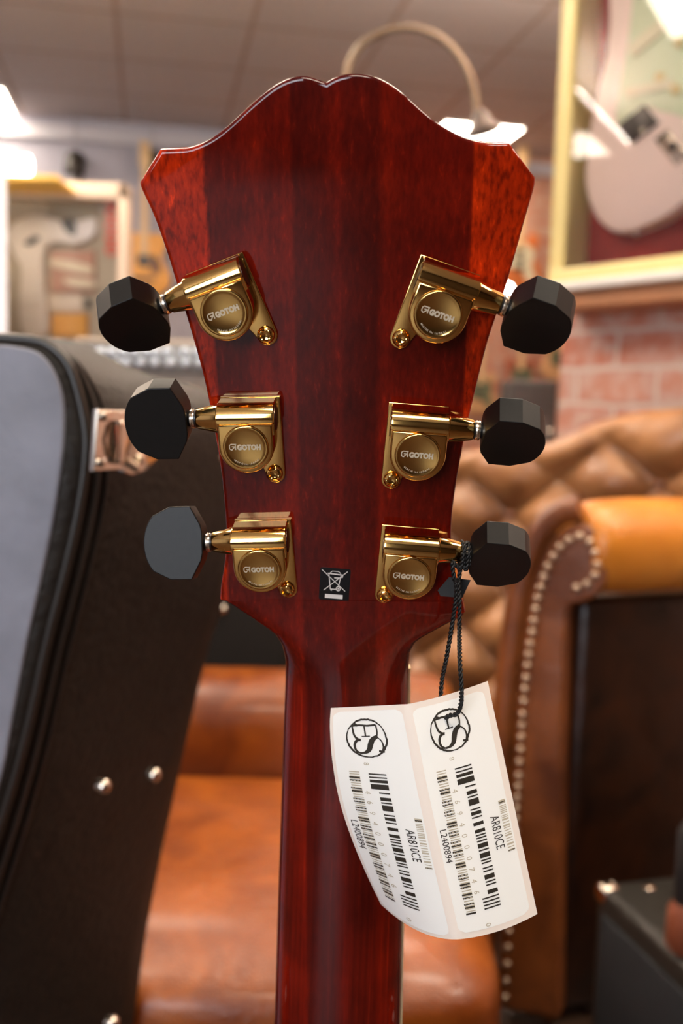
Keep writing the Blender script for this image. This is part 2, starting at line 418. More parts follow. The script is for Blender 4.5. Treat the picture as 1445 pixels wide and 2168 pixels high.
# stained wood
def wood_mat():
    mt, nt, b = base_mat('cherry_stained_wood')
    L = nt.links.new; N = nt.nodes.new
    tc = N('ShaderNodeTexCoord'); sp = N('ShaderNodeSeparateXYZ'); L(tc.outputs['Object'], sp.inputs[0])
    # lamination coordinate: sideways, with a small lean
    la = N('ShaderNodeMath'); la.operation = 'MULTIPLY_ADD'; la.inputs[1].default_value = 0.035
    L(sp.outputs['Z'], la.inputs[0]); L(sp.outputs['X'], la.inputs[2])
    mr = N('ShaderNodeMapRange'); mr.inputs['From Min'].default_value = -0.07 + 0.0315; mr.inputs['From Max'].default_value = 0.07 + 0.0315
    nzs = N('ShaderNodeTexNoise'); nzs.inputs['Scale'].default_value = 14; L(tc.outputs['Object'], nzs.inputs['Vector'])
    wob = N('ShaderNodeMath'); wob.operation = 'MULTIPLY_ADD'; wob.inputs[1].default_value = 0.002; L(nzs.outputs['Fac'], wob.inputs[0]); L(la.outputs[0], wob.inputs[2])
    L(wob.outputs[0], mr.inputs['Value'])
    rp = N('ShaderNodeValToRGB'); cr = rp.color_ramp; cr.interpolation = 'LINEAR'
    wing = lin((164, 35, 3)); mid = lin((92, 12, 3)); core = lin((74, 9, 3)); st = lin((106, 16, 3)); wing2 = lin((168, 38, 3))
    def X(px): return ((px - 722.5) / 2107 * 0.30 + 0.07) / 0.14
    els = [(0.0, wing), (X(452), wing), (X(455), mid), (X(520), mid), (X(560), st), (X(580), mid), (X(622), st), (X(632), core), (X(690), core), (X(720), mid), (X(735), core), (X(795), core), (X(812), st), (X(850), mid), (X(983), mid), (X(987), wing2), (1.0, wing2)]
    while len(cr.elements) > 1: cr.elements.remove(cr.elements[-1])
    cr.elements[0].position = els[0][0]; cr.elements[0].color = els[0][1]
    for p_, c_ in els[1:]:
        e = cr.elements.new(p_); e.color = c_
    L(mr.outputs[0], rp.inputs['Fac'])
    # long grain
    mp = N('ShaderNodeMapping'); mp.inputs['Scale'].default_value = (700, 700, 14); mp.inputs['Rotation'].default_value = (0, math.radians(3), 0)
    L(tc.outputs['Object'], mp.inputs['Vector'])
    g = N('ShaderNodeTexNoise'); g.inputs['Scale'].default_value = 1; g.inputs['Detail'].default_value = 5; g.inputs['Roughness'].default_value = 0.6; L(mp.outputs[0], g.inputs['Vector'])
    gr = N('ShaderNodeValToRGB'); gr.color_ramp.elements[0].position = 0.35; gr.color_ramp.elements[1].position = 0.62; e_ = gr.color_ramp.elements.new(0.70); e_.color = (2.0, 2.3, 1.8, 1)
    gr.color_ramp.elements[0].color = (0.72, 0.66, 0.66, 1); gr.color_ramp.elements[1].color = (1.2, 1.2, 1.2, 1)
    L(g.outputs['Fac'], gr.inputs['Fac'])
    m1 = N('ShaderNodeMixRGB'); m1.blend_type = 'MULTIPLY'; m1.inputs[0].default_value = 0.8
    L(rp.outputs[0], m1.inputs[1]); L(gr.outputs[0], m1.inputs[2])
    # figured maple flecks and clouds
    mp2 = N('ShaderNodeMapping'); mp2.inputs['Scale'].default_value = (760, 760, 190); mp2.inputs['Rotation'].default_value = (0, math.radians(-18), 0)
    L(tc.outputs['Object'], mp2.inputs['Vector'])
    f = N('ShaderNodeTexNoise'); f.inputs['Scale'].default_value = 1; f.inputs['Detail'].default_value = 3; L(mp2.outputs[0], f.inputs['Vector'])
    fr = N('ShaderNodeValToRGB'); fr.color_ramp.elements[0].position = 0.30; fr.color_ramp.elements[1].position = 0.56
    fr.color_ramp.elements[0].color = (0.35, 0.3, 0.3, 1); fr.color_ramp.elements[1].color = (1.1, 1.1, 1.1, 1); L(f.outputs['Fac'], fr.inputs['Fac'])
    c2 = N('ShaderNodeTexNoise'); c2.inputs['Scale'].default_value = 45; c2.inputs['Detail'].default_value = 2; L(tc.outputs['Object'], c2.inputs['Vector'])
    cl = N('ShaderNodeValToRGB'); cl.color_ramp.elements[0].position = 0.35; cl.color_ramp.elements[1].position = 0.7
    cl.color_ramp.elements[0].color = (0.7, 0.65, 0.6, 1); cl.color_ramp.elements[1].color = (1.35, 1.5, 1.5, 1); L(c2.outputs['Fac'], cl.inputs['Fac'])
    # figure is strongest in the wings
    ab = N('ShaderNodeMath'); ab.operation = 'SUBTRACT'; ab.inputs[1].default_value = 0.5; L(mr.outputs[0], ab.inputs[0])
    ab2 = N('ShaderNodeMath'); ab2.operation = 'ABSOLUTE'; L(ab.outputs[0], ab2.inputs[0])
    gt = N('ShaderNodeMapRange'); gt.inputs['From Min'].default_value = 0.262; gt.inputs['From Max'].default_value = 0.272
    gt.inputs['To Min'].default_value = 0.22; gt.inputs['To Max'].default_value = 0.85
    L(ab2.outputs[0], gt.inputs['Value'])
    m2 = N('ShaderNodeMixRGB'); m2.blend_type = 'MULTIPLY'; L(gt.outputs[0], m2.inputs[0]); L(m1.outputs[0], m2.inputs[1]); L(fr.outputs[0], m2.inputs[2])
    m3 = N('ShaderNodeMixRGB'); m3.blend_type = 'MULTIPLY'; m3.inputs[0].default_value = 0.9; L(m2.outputs[0], m3.inputs[1]); L(cl.outputs[0], m3.inputs[2])
    L(m3.outputs[0], b.inputs['Base Color'])
    b.inputs['Roughness'].default_value = 0.6; b.inputs['Specular IOR Level'].default_value = 0.02
    b.inputs['Coat Weight'].default_value = 0.85; b.inputs['Coat Roughness'].default_value = 0.05; b.inputs['Coat IOR'].default_value = 1.5
    return mt
M_wood = wood_mat()

head_top = [(690, 174), (705, 165), (725, 158), (747, 155.5), (770, 157), (800, 165), (830, 181), (860, 204), (890, 231), (920, 256), (950, 275), (980, 290), (1010, 299), (1040, 303), (1078, 303)]
right_side = [(1133, 376), (1130, 400), (1110, 470), (1085, 560), (1060, 640), (1030, 733), (1005, 833), (985, 920), (968, 1010), (958, 1080), (955, 1140), (960, 1200), (972, 1245), (985, 1297)]
left_side = [(465, 1270), (467, 1240), (475, 1190), (478, 1140), (475, 1080), (467, 1000), (456, 930), (443, 860), (425, 780), (400, 692), (375, 610), (350, 530), (325, 460), (298, 400), (295, 385)]
top_left = [(338, 316), (370, 315), (400, 312), (430, 301), (460, 283), (490, 258), (520, 230), (550, 204), (580, 181), (610, 166), (640, 160), (665, 165)]
def smooth2(l, n=5): return [(p.x, p.y) for p in crom(l, n)]
outline = smooth2(head_top) + smooth2(right_side) + smooth2(left_side) + smooth2(top_left)
# order: open path from right bottom, up the right side, over the top, down the left
path = (smooth2(right_side)[::-1] + smooth2(head_top)[::-1] + smooth2(top_left)[::-1] + smooth2(left_side)[::-1])
ab = [hab(*p) for p in path]
mbh = MB()
mbh.prism(ab, HF, -THK, 0.0, 0.0, 0.0013, seg=5, open_=True)
# neck loft
XL = [(1270, 465), (1281, 481), (1300, 511), (1318, 540), (1332, 563), (1345, 581), (1366, 595), (1399, 603), (1449, 604), (1500, 602), (1650, 597), (1800, 592), (1950, 587), (2168, 581)]
XR = [(1270, 981), (1297, 984), (1303, 978), (1316, 951), (1335, 915), (1353, 882), (1378, 868), (1432, 864), (1500, 863), (1650, 859), (1800, 855), (1950, 850), (2168, 846)]
YJ = HP(735, 1405).y
rows = []; NT = 56
edgeL = []; edgeR = []
pys = [1270, 1281, 1290, 1300, 1308, 1318, 1326, 1334, 1345, 1356, 1366, 1378, 1390, 1405, 1420, 1440, 1465, 1500, 1550, 1620, 1700, 1800, 1900, 2000, 2100, 2168]
lean = math.tan(YAW)
for py in pys:
    xl = interp(XL, py); xr = interp(XR, py)
    k = sstep(1285, 1470, py); T = 0.0143 + 0.0012 * k
    hp = HP((xl + xr) / 2, py); Yc = hp.y
    # smooth minimum of the headstock plane and the upright neck
    e = 0.0022; dlt = (Yc - YJ); Yc = YJ + 0.5 * (dlt - math.sqrt(dlt * dlt + e * e)) + 0
    kk = 0.10 + 0.75 * k
    EL = onY(xl, py, Yc + T * kk); ER = onY(xr, py, Yc + T * kk); cx = (EL.x + ER.x) / 2; hw = (ER.x - EL.x) / 2; zz = (EL.z + ER.z) / 2; sl = (ER.z - EL.z) / (ER.x - EL.x)
    p_ = 12 * (1 - k) + 2.15 * k if py < 1300 else 2.15 + 9.85 * (1 - k) ** 2
    row = []
    for i in range(NT + 1):
        th = -PI / 2 + PI * i / NT
        sx = math.copysign(abs(math.sin(th)) ** (2 / p_), math.sin(th)); cy = abs(math.cos(th)) ** (2 / p_)
        x = cx + hw * sx; y = Yc + T * (1 - cy) - (x - cx) * lean; z = zz + sl * (x - cx)
        row.append(V3((x, y, z)))
    rows.append(row)
# continue the neck down to the body, below the photo
last = rows[-1]; prev = rows[-2]
cxl = sum((p.x for p in last)) / len(last)
for dz in (0.05, 0.1, 0.16):
    rows.append([V3((cxl + (p.x - cxl) * (1 + dz * 1.1) - 0.06 * dz, p.y - dz * 0.02, p.z - dz)) for p in last])
mbh.loft([r for r in rows], closed=False, caps=False)
# flat underside joining the edges
for a_, b_ in zip(rows, rows[1:]):
    mbh.add([a_[0], a_[-1], b_[-1], b_[0]], [(0, 1, 2, 3)], False)
neck = mbh.build('neck', M_wood, guitar, angle=50)
nz0 = rows[-1][0].z
# fingerboard with cream binding (seen as a thin line at the right edge)
M_ebony = mat('dark_fingerboard', (30, 20, 16), 0.4)
M_bind = mat('cream_binding', (226, 205, 160), 0.4)
fr_rows = [r for r, py in zip(rows, pys + [0, 0, 0]) if py >= 1420 or py == 0]
for nm, mt, o1, o2 in (('fingerboard', M_ebony, 0.0, 1.0), ('binding', M_bind, 1.0, 0.0)):
    mb = MB(); rr = []
    for r in fr_rows:
        l, q = r[0], r[-1]; ex = (q - l).normalized(); by = V3((0, 0.0062, 0))
        if nm == 'fingerboard': a1, a2 = l - ex * 0.0002, q - ex * 0.0004
        else: a1, a2 = q - ex * 0.0004, q + ex * 0.0009
        rr.append([a1, a2, a2 + by, a1 + by])
    mb.loft(rr, smooth=False); mb.build(nm, mt, guitar)
l = [r[0] for r in fr_rows]
# body, standing on the floor below the frame
bz = nz0
def body_fn(cx, Y0):
    def fn(a, b_, h): return V3((cx + a, Y0 + h, b_))
    return fn
half = [(0.0, 0.0), (0.09, 0.008), (0.16, 0.045), (0.19, 0.11), (0.185, 0.17), (0.145, 0.225), (0.125, 0.265), (0.14, 0.31), (0.16, 0.35), (0.155, 0.40), (0.125, 0.42), (0.095, 0.40), (0.065, 0.37), (0.03, 0.36)]
hs = [(p.x, p.y) for p in crom(half, 6)]
kz = (bz + 0.03) / 0.36
pts = [(x, z * kz + 0.001) for x, z in hs] + [(-x, z * kz + 0.001) for x, z in hs[::-1][:-1]]
MB().prism(pts, body_fn(cxl - 0.012, YJ - 0.012), 0.0, 0.045, 0.006, 0.006).build('body', M_wood, guitar, angle=50)

# ------------------------------------------------------------------ tuners
M_gold = mat('polished_gold', (242, 194, 114), 0.09, 1.0, bump=0.0)
M_gold2 = mat('brushed_gold_cover', (222, 178, 104), 0.12, 1.0)
M_steel = mat('dark_steel', (96, 88, 80), 0.3, 1.0)
M_silver = mat('silver_washer', (220, 205, 185), 0.22, 1.0)
M_rubber = mat('black_washer', (14, 13, 12), 0.35)
M_button = mat('black_button', (15, 13, 11), 0.46, var=0.2, vscale=500, bump=0.015, bscale=400, spec=0.35)
M_engr = mat('pale_engraving', (205, 190, 165), 0.55, 0.3)
S = 0.00104
TUN = []
def tuner(px, py, phi, side, psi, label=None):
    phi = math.radians(phi)
    if side < 0: U = -r_ * math.cos(phi) - t_ * math.sin(phi); Vv = t_ * math.cos(phi) - r_ * math.sin(phi)
    else: U = r_ * math.cos(phi) - t_ * math.sin(phi); Vv = t_ * math.cos(phi) + r_ * math.sin(phi)
    O = HP(px, py, 10.4 * S) - n_ * 10.4 * S
    def T(u, v, h): return O + (U * u + Vv * v + n_ * h) * S
    TUN.append((T, U, Vv)); E = 14.7 if side < 0 else 15.6
    mb = MB()
    # cover housing with round bottom
    R = 8.1
    pts = [(R * math.cos(a), R * math.sin(a)) for a in [PI + PI * i / 24 for i in range(25)]] + [(R, 6.85), (-R, 6.85)]
    mb.prism(pts, T, 1.0, 10.0, 0, 0.7)
    # worm tube body
    prof = [(3.4, 0.8), (3.4, 9.6), (6.85, 9.6), (6.95, 9.9)] + [(7.6 + 4.95 * math.cos(a), 5.25 + 4.95 * math.sin(a)) for a in [math.radians(d) for d in range(94, -1, -7)]] + [(12.5, 0.8)]
    ring = []
    for u, k in ((-R - 0.5, 0.93), (-R - 0.2, 0.99), (-R + 0.3, 1.0), (0, 1.0), (R - 0.2, 1.0)):
        ring.append([T(u, 7.6 + (v - 7.6) * k, 5.1 + (h - 5.1) * k) for v, h in prof])
    mb.loft(ring)
    # tapered spout
    def circ(u, rr, n=36): return [T(u, 7.5 + rr * math.cos(2 * PI * i / n), 5.3 + rr * math.sin(2 * PI * i / n)) for i in range(n)]
    mb.loft([circ(R - 0.6, 4.75), circ(R + 0.2, 4.65), circ(R + 0.4, 4.3), circ(E - 0.4, 3.05), circ(E, 2.75), circ(E, 2.0)])
    # base plate with the screw ear
    ear = [(R, 12.7), (-9.6, 12.7), (-9.9, -11.2)] + [(-6.9 + 3.0 * math.cos(a), -11.4 + 3.0 * math.sin(a)) for a in [PI + PI * i / 14 for i in range(1, 15)]] + [(-2.5, -7.5), (2, -5), (R, -1.5)]
    mb.prism(ear, T, 0.0, 1.15, 0, 0.35)
    root = mb.build('tuning_machine', M_gold, guitar, origin=O, angle=32)
    if label: root['label'] = label
    # cover disc
    prof = [(0.2, 10.35), (5.0, 10.42), (5.75, 10.62), (6.2, 10.75), (6.55, 10.6), (6.75, 10.1), (6.75, 9.6)]
    md = MB(); rings = [[T(r * math.cos(2 * PI * i / 64), r * math.sin(2 * PI * i / 64), h) for i in range(64)] for r, h in prof]
    md.loft(rings).build('cover_disc', M_gold2, root, origin=O, angle=50)
    # lettering
    ml = MB(); sg = 1 if side > 0 else -1
    def TL(x, y): return T(sg * x, y, 10.50)
    add_text(ml, 'GOTOH', lambda x, y: TL(x + 0.95, y + 0.15), w=7.0, h=1.8, bold=0.07, spacing=1.05)
    g = [(-2.75, 0.95), (-4.3, 0.95), (-4.75, 0.55), (-4.75, -0.4), (-4.3, -0.75), (-3.9, -0.75)]
    stroke(ml, g, 0.32, lambda x, y: TL(x, y + 0.15))
    stroke(ml, [(-3.0, 0.9), (-3.0, -0.75)], 0.32, lambda x, y: TL(x, y + 0.15))
    stroke(ml, [(-4.1, 0.2), (-3.0, 0.2)], 0.3, lambda x, y: TL(x, y + 0.15)); stroke(ml, [(-4.0, -0.6), (-3.1, 0.25)], 0.3, lambda x, y: TL(x, y + 0.15))
    add_text(ml, 'MADE IN JAPAN', TL, w=8.4, h=1.15, bold=0.006, arc=5.35, spacing=1.05)
    lo = ml.build('engraved_lettering', M_engr, root, origin=O, fix=False)
    lo['label'] = 'pale engraved maker lettering on gold disc'
    # worm end
    me = MB()
    me.loft([[T(u, 7.5 + rr * math.cos(2 * PI * i / 28), 5.3 + rr * math.sin(2 * PI * i / 28)) for i in range(28)] for u, rr in ((-R - 0.1, 3.7), (-R - 0.62, 3.7), (-R - 0.66, 3.3))])
    me.build('worm_end', M_steel, root, origin=O)
    # screw
    ms = MB(); c0 = T(-6.7, -11.2, 1.1)
    ms.lathe(c0, n_, [(2.55 * S, 0), (2.6 * S, 0.5 * S), (2.3 * S, 1.2 * S), (1.7 * S, 1.6 * S), (1.5 * S, 1.7 * S), (1.2 * S, 0.9 * S), (0.3 * S, 0.6 * S)], 28)
    a0 = random.random() * PI
    for q in range(4):
        a = a0 + q * PI / 2; d = (U * math.cos(a) + Vv * math.sin(a))
        ms.lathe(c0 + d * 1.55 * S, n_, [(0.5 * S, 1.1 * S), (0.45 * S, 1.75 * S), (0.2 * S, 1.85 * S)], 10)
    ms.build('screw', M_gold, root, origin=O)
    def col(name, prof, mt):
        mm = MB(); mm.loft([circ(u, r) for u, r in prof]); return mm.build(name, mt, root, origin=O, angle=30)
    col('collar', [(E - .1, 1.8), (E, 2.7), (E + .5, 2.7), (E + .5, 2.2)], M_rubber)
    col('washer', [(E + .5, 2.2), (E + .52, 2.85), (E + .95, 2.9), (E + 1.05, 2.65), (E + 1.15, 2.65), (E + 1.25, 2.95), (E + 1.75, 2.9), (E + 1.8, 2.3)], M_silver)
    col('shaft', [(E + 1.75, 1.7), (E + 1.8, 2.35), (E + 2.4, 2.3), (E + 2.9, 2.6)], M_rubber)
    # button
    B0 = E + 2.3; psi = math.radians(psi)
    ol = [(0, -3.2), (0.5, -5.5), (3.6, -11.2), (10.0, -11.2)] + [(10.0 + 8.2 * math.sin(a), -11.2 * math.cos(a)) for a in [PI * i / 40 for i in range(9, 32)]] + [(10.0, 11.2), (3.6, 11.2), (0.5, 5.5), (0, 3.2)]
    c_, s_ = math.cos(psi), math.sin(psi)
    def BF(x, y, h):     # x along shaft, y across, h thickness ; psi>0 leans the face downwards
        q = 1 - 0.13 * max(0, (h * h) / 16.0) * 0
        th = h * (1.0 - 0.16 * (abs(y) / 11.2) ** 2 * 0.4 - 0.06 * ((x - 9) / 10) ** 2)
        return T(B0 + x, 7.5 + y * c_ - th * s_, 5.3 + y * s_ + th * c_)
    bb = MB(); bb.prism(ol, BF, -4.5, 4.5, 0.28, 0.28, seg=2, smooth=True)
    bo = bb.build('tuner_button', M_button, root, origin=O, angle=22)
    return root, T, U, Vv
tuner(474, 662, 20, -1, 42)
tuner(520, 948, 0.5, -1, 6)
tuner(549, 1207, 1.5, -1, -21)
tuner(927, 667, 20, 1, 40)
tuner(884, 965, 5.0, 1, 38)
tuner(866, 1222, 5.0, 1, 30)

# e-waste sticker
M_stick = mat('black_sticker', (10, 12, 14), 0.3); M_print = mat('white_print', (222, 216, 210), 0.5)
A0 = hab(708, 1237); 
ca, cb_ = A0; e1 = V3(hab(742, 1240)) - V3(hab(678, 1235)) ; sw = e1.length / 2; e1.normalize(); e2 = V3((-e1.y, e1.x))
e1x = V3(hab(708, 1203)) - V3(hab(709, 1271)); sh = e1x.length / 2
def SF(x, y, h=0.00012):
    q = V3((ca, cb_)) + e1 * x * sw + e2 * y * sh; return HF(q.x, q.y, h)
rr = []
for cx_, cy_, a0 in ((0.88, 0.88, 0), (-0.88, 0.88, 90), (-0.88, -0.88, 180), (0.88, -0.88, 270)):
    for k in range(5):
        a = math.radians(a0 + k * 22.5); rr.append((cx_ + 0.12 * math.cos(a), cy_ + 0.12 * math.sin(a)))
so = MB().prism(rr, lambda x, y, h: SF(x, y, h), 0.00002, 0.00012).build('disposal_sticker', M_stick, guitar)
so['label'] = 'small black sticker with a white crossed-out wheeled bin'
mb = MB(); g = lambda x, y: SF(x, y, 0.0002)
stroke(mb, [(-0.9, 0.88), (0.72, -0.38)], 0.05, g); stroke(mb, [(0.8, 0.85), (-0.7, -0.4)], 0.05, g)
stroke(mb, [(-0.42, 0.66), (-0.26, -0.32)], 0.06, g); stroke(mb, [(0.38, 0.56), (0.26, -0.1)], 0.06, g)
stroke(mb, [(-0.26, -0.30), (0.14, -0.30)], 0.06, g); stroke(mb, [(-0.5, 0.66), (0.5, 0.62)], 0.07, g)
stroke(mb, [(-0.34, 0.70), (-0.2, 0.82), (0.2, 0.82), (0.36, 0.7)], 0.05, g); stroke(mb, [(-0.05, 0.42), (0.28, 0.42)], 0.07, g)
stroke(mb, [(0.5, 0.62), (0.5, 0.48), (0.4, 0.46)], 0.05, g); stroke(mb, [(-0.2, -0.3), (-0.2, -0.4)], 0.09, g)
stroke(mb, [(0.25 + 0.13 * math.cos(a), -0.25 + 0.13 * math.sin(a)) for a in [2 * PI * i / 20 for i in range(20)]], 0.06, g, closed=True)
stroke(mb, [(0.25 + 0.03 * math.cos(a), -0.25 + 0.03 * math.sin(a)) for a in [2 * PI * i / 10 for i in range(10)]], 0.05, g, closed=True)
mb.add([g(-0.6, -0.62), g(0.58, -0.62), g(0.58, -0.88), g(-0.6, -0.88)], [(0, 1, 2, 3)], False)
mb.build('bin_symbol', M_print, so, fix=False)

# ================================================================== PRICE TAG
tag_root = thing('price_tag', 'folded white paper price tag with two barcode stickers, hanging on black cord', 'price tag', P(900, 1700, 0.31))
Lc = crom([(700, 1499, 0), (698, 1540, 0), (703, 1610, 0), (717, 1690, 0), (742, 1770, 0), (775, 1850, 0), (806, 1915, 0)], 6)
Fc = crom([(862, 1491, 0), (877, 1560, 0), (892, 1640, 0), (909, 1720, 0), (927, 1805, 0), (946, 1890, 0), (968, 1989, 0)], 6)
Rc = crom([(1032, 1442, 0), (1043, 1495, 0), (1057, 1560, 0), (1074, 1640, 0), (1093, 1730, 0), (1113, 1825, 0), (1137, 1935, 0)], 6)
def arc_resample(c, n=60):
    L_ = [0]
    for a, b_ in zip(c, c[1:]): L_.append(L_[-1] + (b_ - a).length)
    out = []; j = 0
    for k in range(n + 1):
        s_ = L_[-1] * k / n
        while j < len(L_) - 2 and L_[j + 1] < s_: j += 1
        out.append(c[j].lerp(c[j + 1], (s_ - L_[j]) / max(1e-9, L_[j + 1] - L_[j])))
    return out
def cat_at(c, t):
    x = t * (len(c) - 1); i = min(int(x), len(c) - 2); return c[i].lerp(c[i + 1], x - i)
Lc, Fc, Rc = [arc_resample([V3((p[0], p[1], 0)) for p in q]) for q in (Lc, Fc, Rc)]
def TG(u, v, off=0.0):
    def base(u, v):
        u = min(2, max(0, u))
        if u <= 1: p = cat_at(Lc, v).lerp(cat_at(Fc, v), u); bow = 4 * u * (1 - u) * (2 - 4 + 20 * v ** 3 + 2)
        else: p = cat_at(Fc, v).lerp(cat_at(Rc, v), u - 1); bow = 4 * (u - 1) * (2 - u) * (4 + 6 * v ** 3)
        dep = 0.306 + 0.016 * abs(1 - u) ** 1.0 * (1.0 if u < 1 else 0.6) + (0.006 * (v - 0.5) ** 2) + (0.010 * v * v * (1 - u) ** 2 if u < 1 else 0) - 0.001 * 4 * (u % 1) * (1 - u % 1)
        return P(p.x, p.y + bow, dep)
    p = base(u, v); e = 0.004
    u1 = u - e if u > e else u; u2 = u + e if u < 2 - e else u
    if u <= 1 and u2 > 1: u2 = u
    if u > 1 and u1 < 1: u1 = u
    du = base(u2, v) - base(u1, v); dv = base(u, min(1, v + e)) - base(u, max(0, v - e))
    n = dv.cross(du)
    if n.length > 0: n.normalize()
    if n.y > 0: n = -n
    return p + n * off
def sheet(mb, u0, u1, v0, v1, nu, nv, off, off2=None):
    g = [[TG(u0 + (u1 - u0) * i / nu, v0 + (v1 - v0) * j / nv, off) for i in range(nu + 1)] for j in range(nv + 1)]
    vs = [p for r in g for p in r]; w_ = nu + 1
    mb.add(vs, [(j * w_ + i, j * w_ + i + 1, (j + 1) * w_ + i + 1, (j + 1) * w_ + i) for j in range(nv) for i in range(nu)])
M_paper = mat('cream_backing_paper', (246, 232, 218), 0.55, coat=0.1)
M_label = mat('white_label_paper', (253, 251, 244), 0.5)
M_ink = mat('black_ink', (46, 40, 30), 0.6); M_ink2 = mat('faint_grey_ink', (196, 184, 160), 0.6)
mb = MB()
NU, NV = 24, 40
fr_ = [[TG(2 * i / NU, j / NV, 0.0) for i in range(NU + 1)] for j in range(NV + 1)]
bk_ = [[TG(2 * i / NU, j / NV, -0.0003) for i in range(NU + 1)] for j in range(NV + 1)]
w_ = NU + 1; n0 = w_ * (NV + 1)
fs = [(j * w_ + i, j * w_ + i + 1, (j + 1) * w_ + i + 1, (j + 1) * w_ + i) for j in range(NV) for i in range(NU)]
fs += [tuple(n0 + q for q in f[::-1]) for f in fs]
bd = [i for i in range(w_)] + [j * w_ + NU for j in range(1, NV + 1)] + [NV * w_ + i for i in range(NU - 1, -1, -1)] + [j * w_ for j in range(NV - 1, 0, -1)]
fs += [(bd[k], bd[(k + 1) % len(bd)], n0 + bd[(k + 1) % len(bd)], n0 + bd[k]) for k in range(len(bd))]
mb.add([p for r in fr_ for p in r] + [p for r in bk_ for p in r], fs)
mb.build('tag_paper', M_paper, tag_root, angle=60)
def sticker(u0, u1, v0, v1, name_label):
    def prt(rx, ry, du, dv, off):
        # rounded rectangle strip mesh
        mb = MB(); nv = 90; L_ = []; R_ = []; rowsv = []
        for j in range(nv + 1):
            v = v0 + dv + (v1 - v0 - 2 * dv) * j / nv
            e = min(v - v0 - dv, v1 - dv - v); ins = 0
            if e < ry: q = 1 - e / ry; ins = rx * (1 - math.sqrt(max(0, 1 - q * q)))
            rowsv.append([TG(u0 + du + ins + (u1 - u0 - 2 * du - 2 * ins) * i / 10, v, off) for i in range(11)])
        mb.add([p for r in rowsv for p in r], [(j * 11 + i, j * 11 + i + 1, (j + 1) * 11 + i + 1, (j + 1) * 11 + i) for j in range(nv) for i in range(10)])
        return mb
    st = prt(0.08, 0.028, 0, 0, 0.00012).build('barcode_sticker', M_label, tag_root, angle=60)
    st['label'] = name_label
    def uv(a, b_): return (u0 + (u1 - u0) * a, b_)
    O_ = 0.00024; rnd = random.Random(5)
    ink = MB(); faint = MB()
    def bars(mbk, a0, a1, b0, b1, seq, fat=1.0, inner=None):
        tot = sum(x for x in seq); y = b0
        for k, x in enumerate(seq):
            hgt = (b1 - b0) * x / tot
            if k % 2 == 0:
                aa0, aa1 = a0, a1
                if inner and not (y < b0 + 0.13 * (b1 - b0) or y > b0 + 0.88 * (b1 - b0)): aa0 = inner
                uA, _ = uv(aa0, 0); uB, _ = uv(aa1, 0)
                q = [TG(uA + (uB - uA) * i / 3, yy, O_) for yy in (y, y + hgt * fat) for i in range(4)]
                mbk.add(q, [(0, 1, 5, 4), (1, 2, 6, 5), (2, 3, 7, 6)], False)
            y += hgt
    def seq(n, mx): 
        l = []
        for k in range(n): l.append(rnd.choice([1, 1, 1, 2, 2, 3, mx][:7]) if k % 2 == 0 else rnd.choice([1, 1, 2, 2]))
        return l
    main = [1, 1.6, 1, 1.3, 2.2, 1.2, 4.0, 2.2, 1, 2.8, 2.6, 1.2, 1, 1.3, 4.4, 2.6, 1, 1.2, 2.4, 1.3, 1, 3.0, 2.4, 2.8, 2.4, 1.2, 1, 1.0, 1, 1.3, 1, 1.2, 3.2, 1.2, 1, 1.5, 3.4, 1.2, 1, 1.0, 1, 2.6, 1, 1.3, 1, 2.0, 3.2, 1.3, 1, 1.2, 1, 3.0, 2.8, 1.8, 1, 1.4, 1, 1.4, 1, 1.3, 1]
    bars(ink, 0.41, 0.64, 0.305, 0.90, main, inner=0.50)
    bars(ink, 0.15, 0.29, 0.325, 0.905, [x for _ in range(13) for x in (1.6, rnd.choice([1.2, 1.6]), 1.6, rnd.choice([4, 5, 6.5]))] + [1.6])
    bars(faint, 0.16, 0.29, 0.30, 0.895, [1] * 111, 0.8)
    bars(faint, 0.885, 0.975, 0.49, 0.705, seq(41, 2)); 
    bars(ink, 0.885, 0.975, 0.497, 0.505, [1]); bars(ink, 0.885, 0.975, 0.70, 0.704, [1])
    def rd(ca_, cb2, ku, kv):     # text frame: reads downwards
        return lambda x, y: TG(uv(ca_, 0)[0] + y * ku, cb2 + x * kv, O_)
    K = 0.0303     # panel height in v for one cm
    pu = 1 / 2.48; pv = 1 / 7.2
    for k, ch in enumerate('4694000746'):
        add_text(faint, ch, rd(0.355, 0.395 + k * 0.0475, pu, pv), h=0.16)
    add_text(ink, 'AR810CE', rd(0.795, 0.612, pu, pv), w=1.0, h=0.26)
    add_text(ink, 'L2400894', rd(0.085, 0.61, pu, pv), w=1.0, h=0.20)
    add_text(faint, '8', rd(0.40, 0.262, pu, pv), h=0.14); add_text(faint, '0', rd(0.42, 0.962, pu, pv), h=0.16)
    # round monogram
    f = rd(0.45, 0.145, pu * 0.58, pv * 0.62)
    rg = random.Random(3)
    stroke(ink, [((1 + 0.02 * rg.uniform(-1, 1)) * math.cos(2 * PI * i / 70), (1 + 0.02 * rg.uniform(-1, 1)) * math.sin(2 * PI * i / 70)) for i in range(70)], lambda t: 0.05 + 0.05 * abs(math.sin(t * 9)), f, closed=True)
    def st_(pts, wd, sm=False):
        if sm: pts = [(p.x, p.y) for p in crom([V3((a, b_, 0)) for a, b_ in pts], 5)]
        stroke(ink, [(b_, a) for a, b_ in pts], wd, f)
    st_([(-0.74, -0.66), (-0.3, -0.70), (0.1, -0.66), (0.54, -0.70)], 0.10); st_([(-0.60, -0.80), (-0.4, -0.66)], 0.12)
    st_([(-0.68, -0.68), (-0.66, -0.4), (-0.60, -0.12), (-0.44, 0.06), (-0.30, 0.10)], lambda t: 0.08 + 0.06 * t, True)
    st_([(-0.06, -0.66), (-0.04, -0.10)], 0.08); st_([(-0.24, -0.09), (0.18, -0.11)], 0.055)
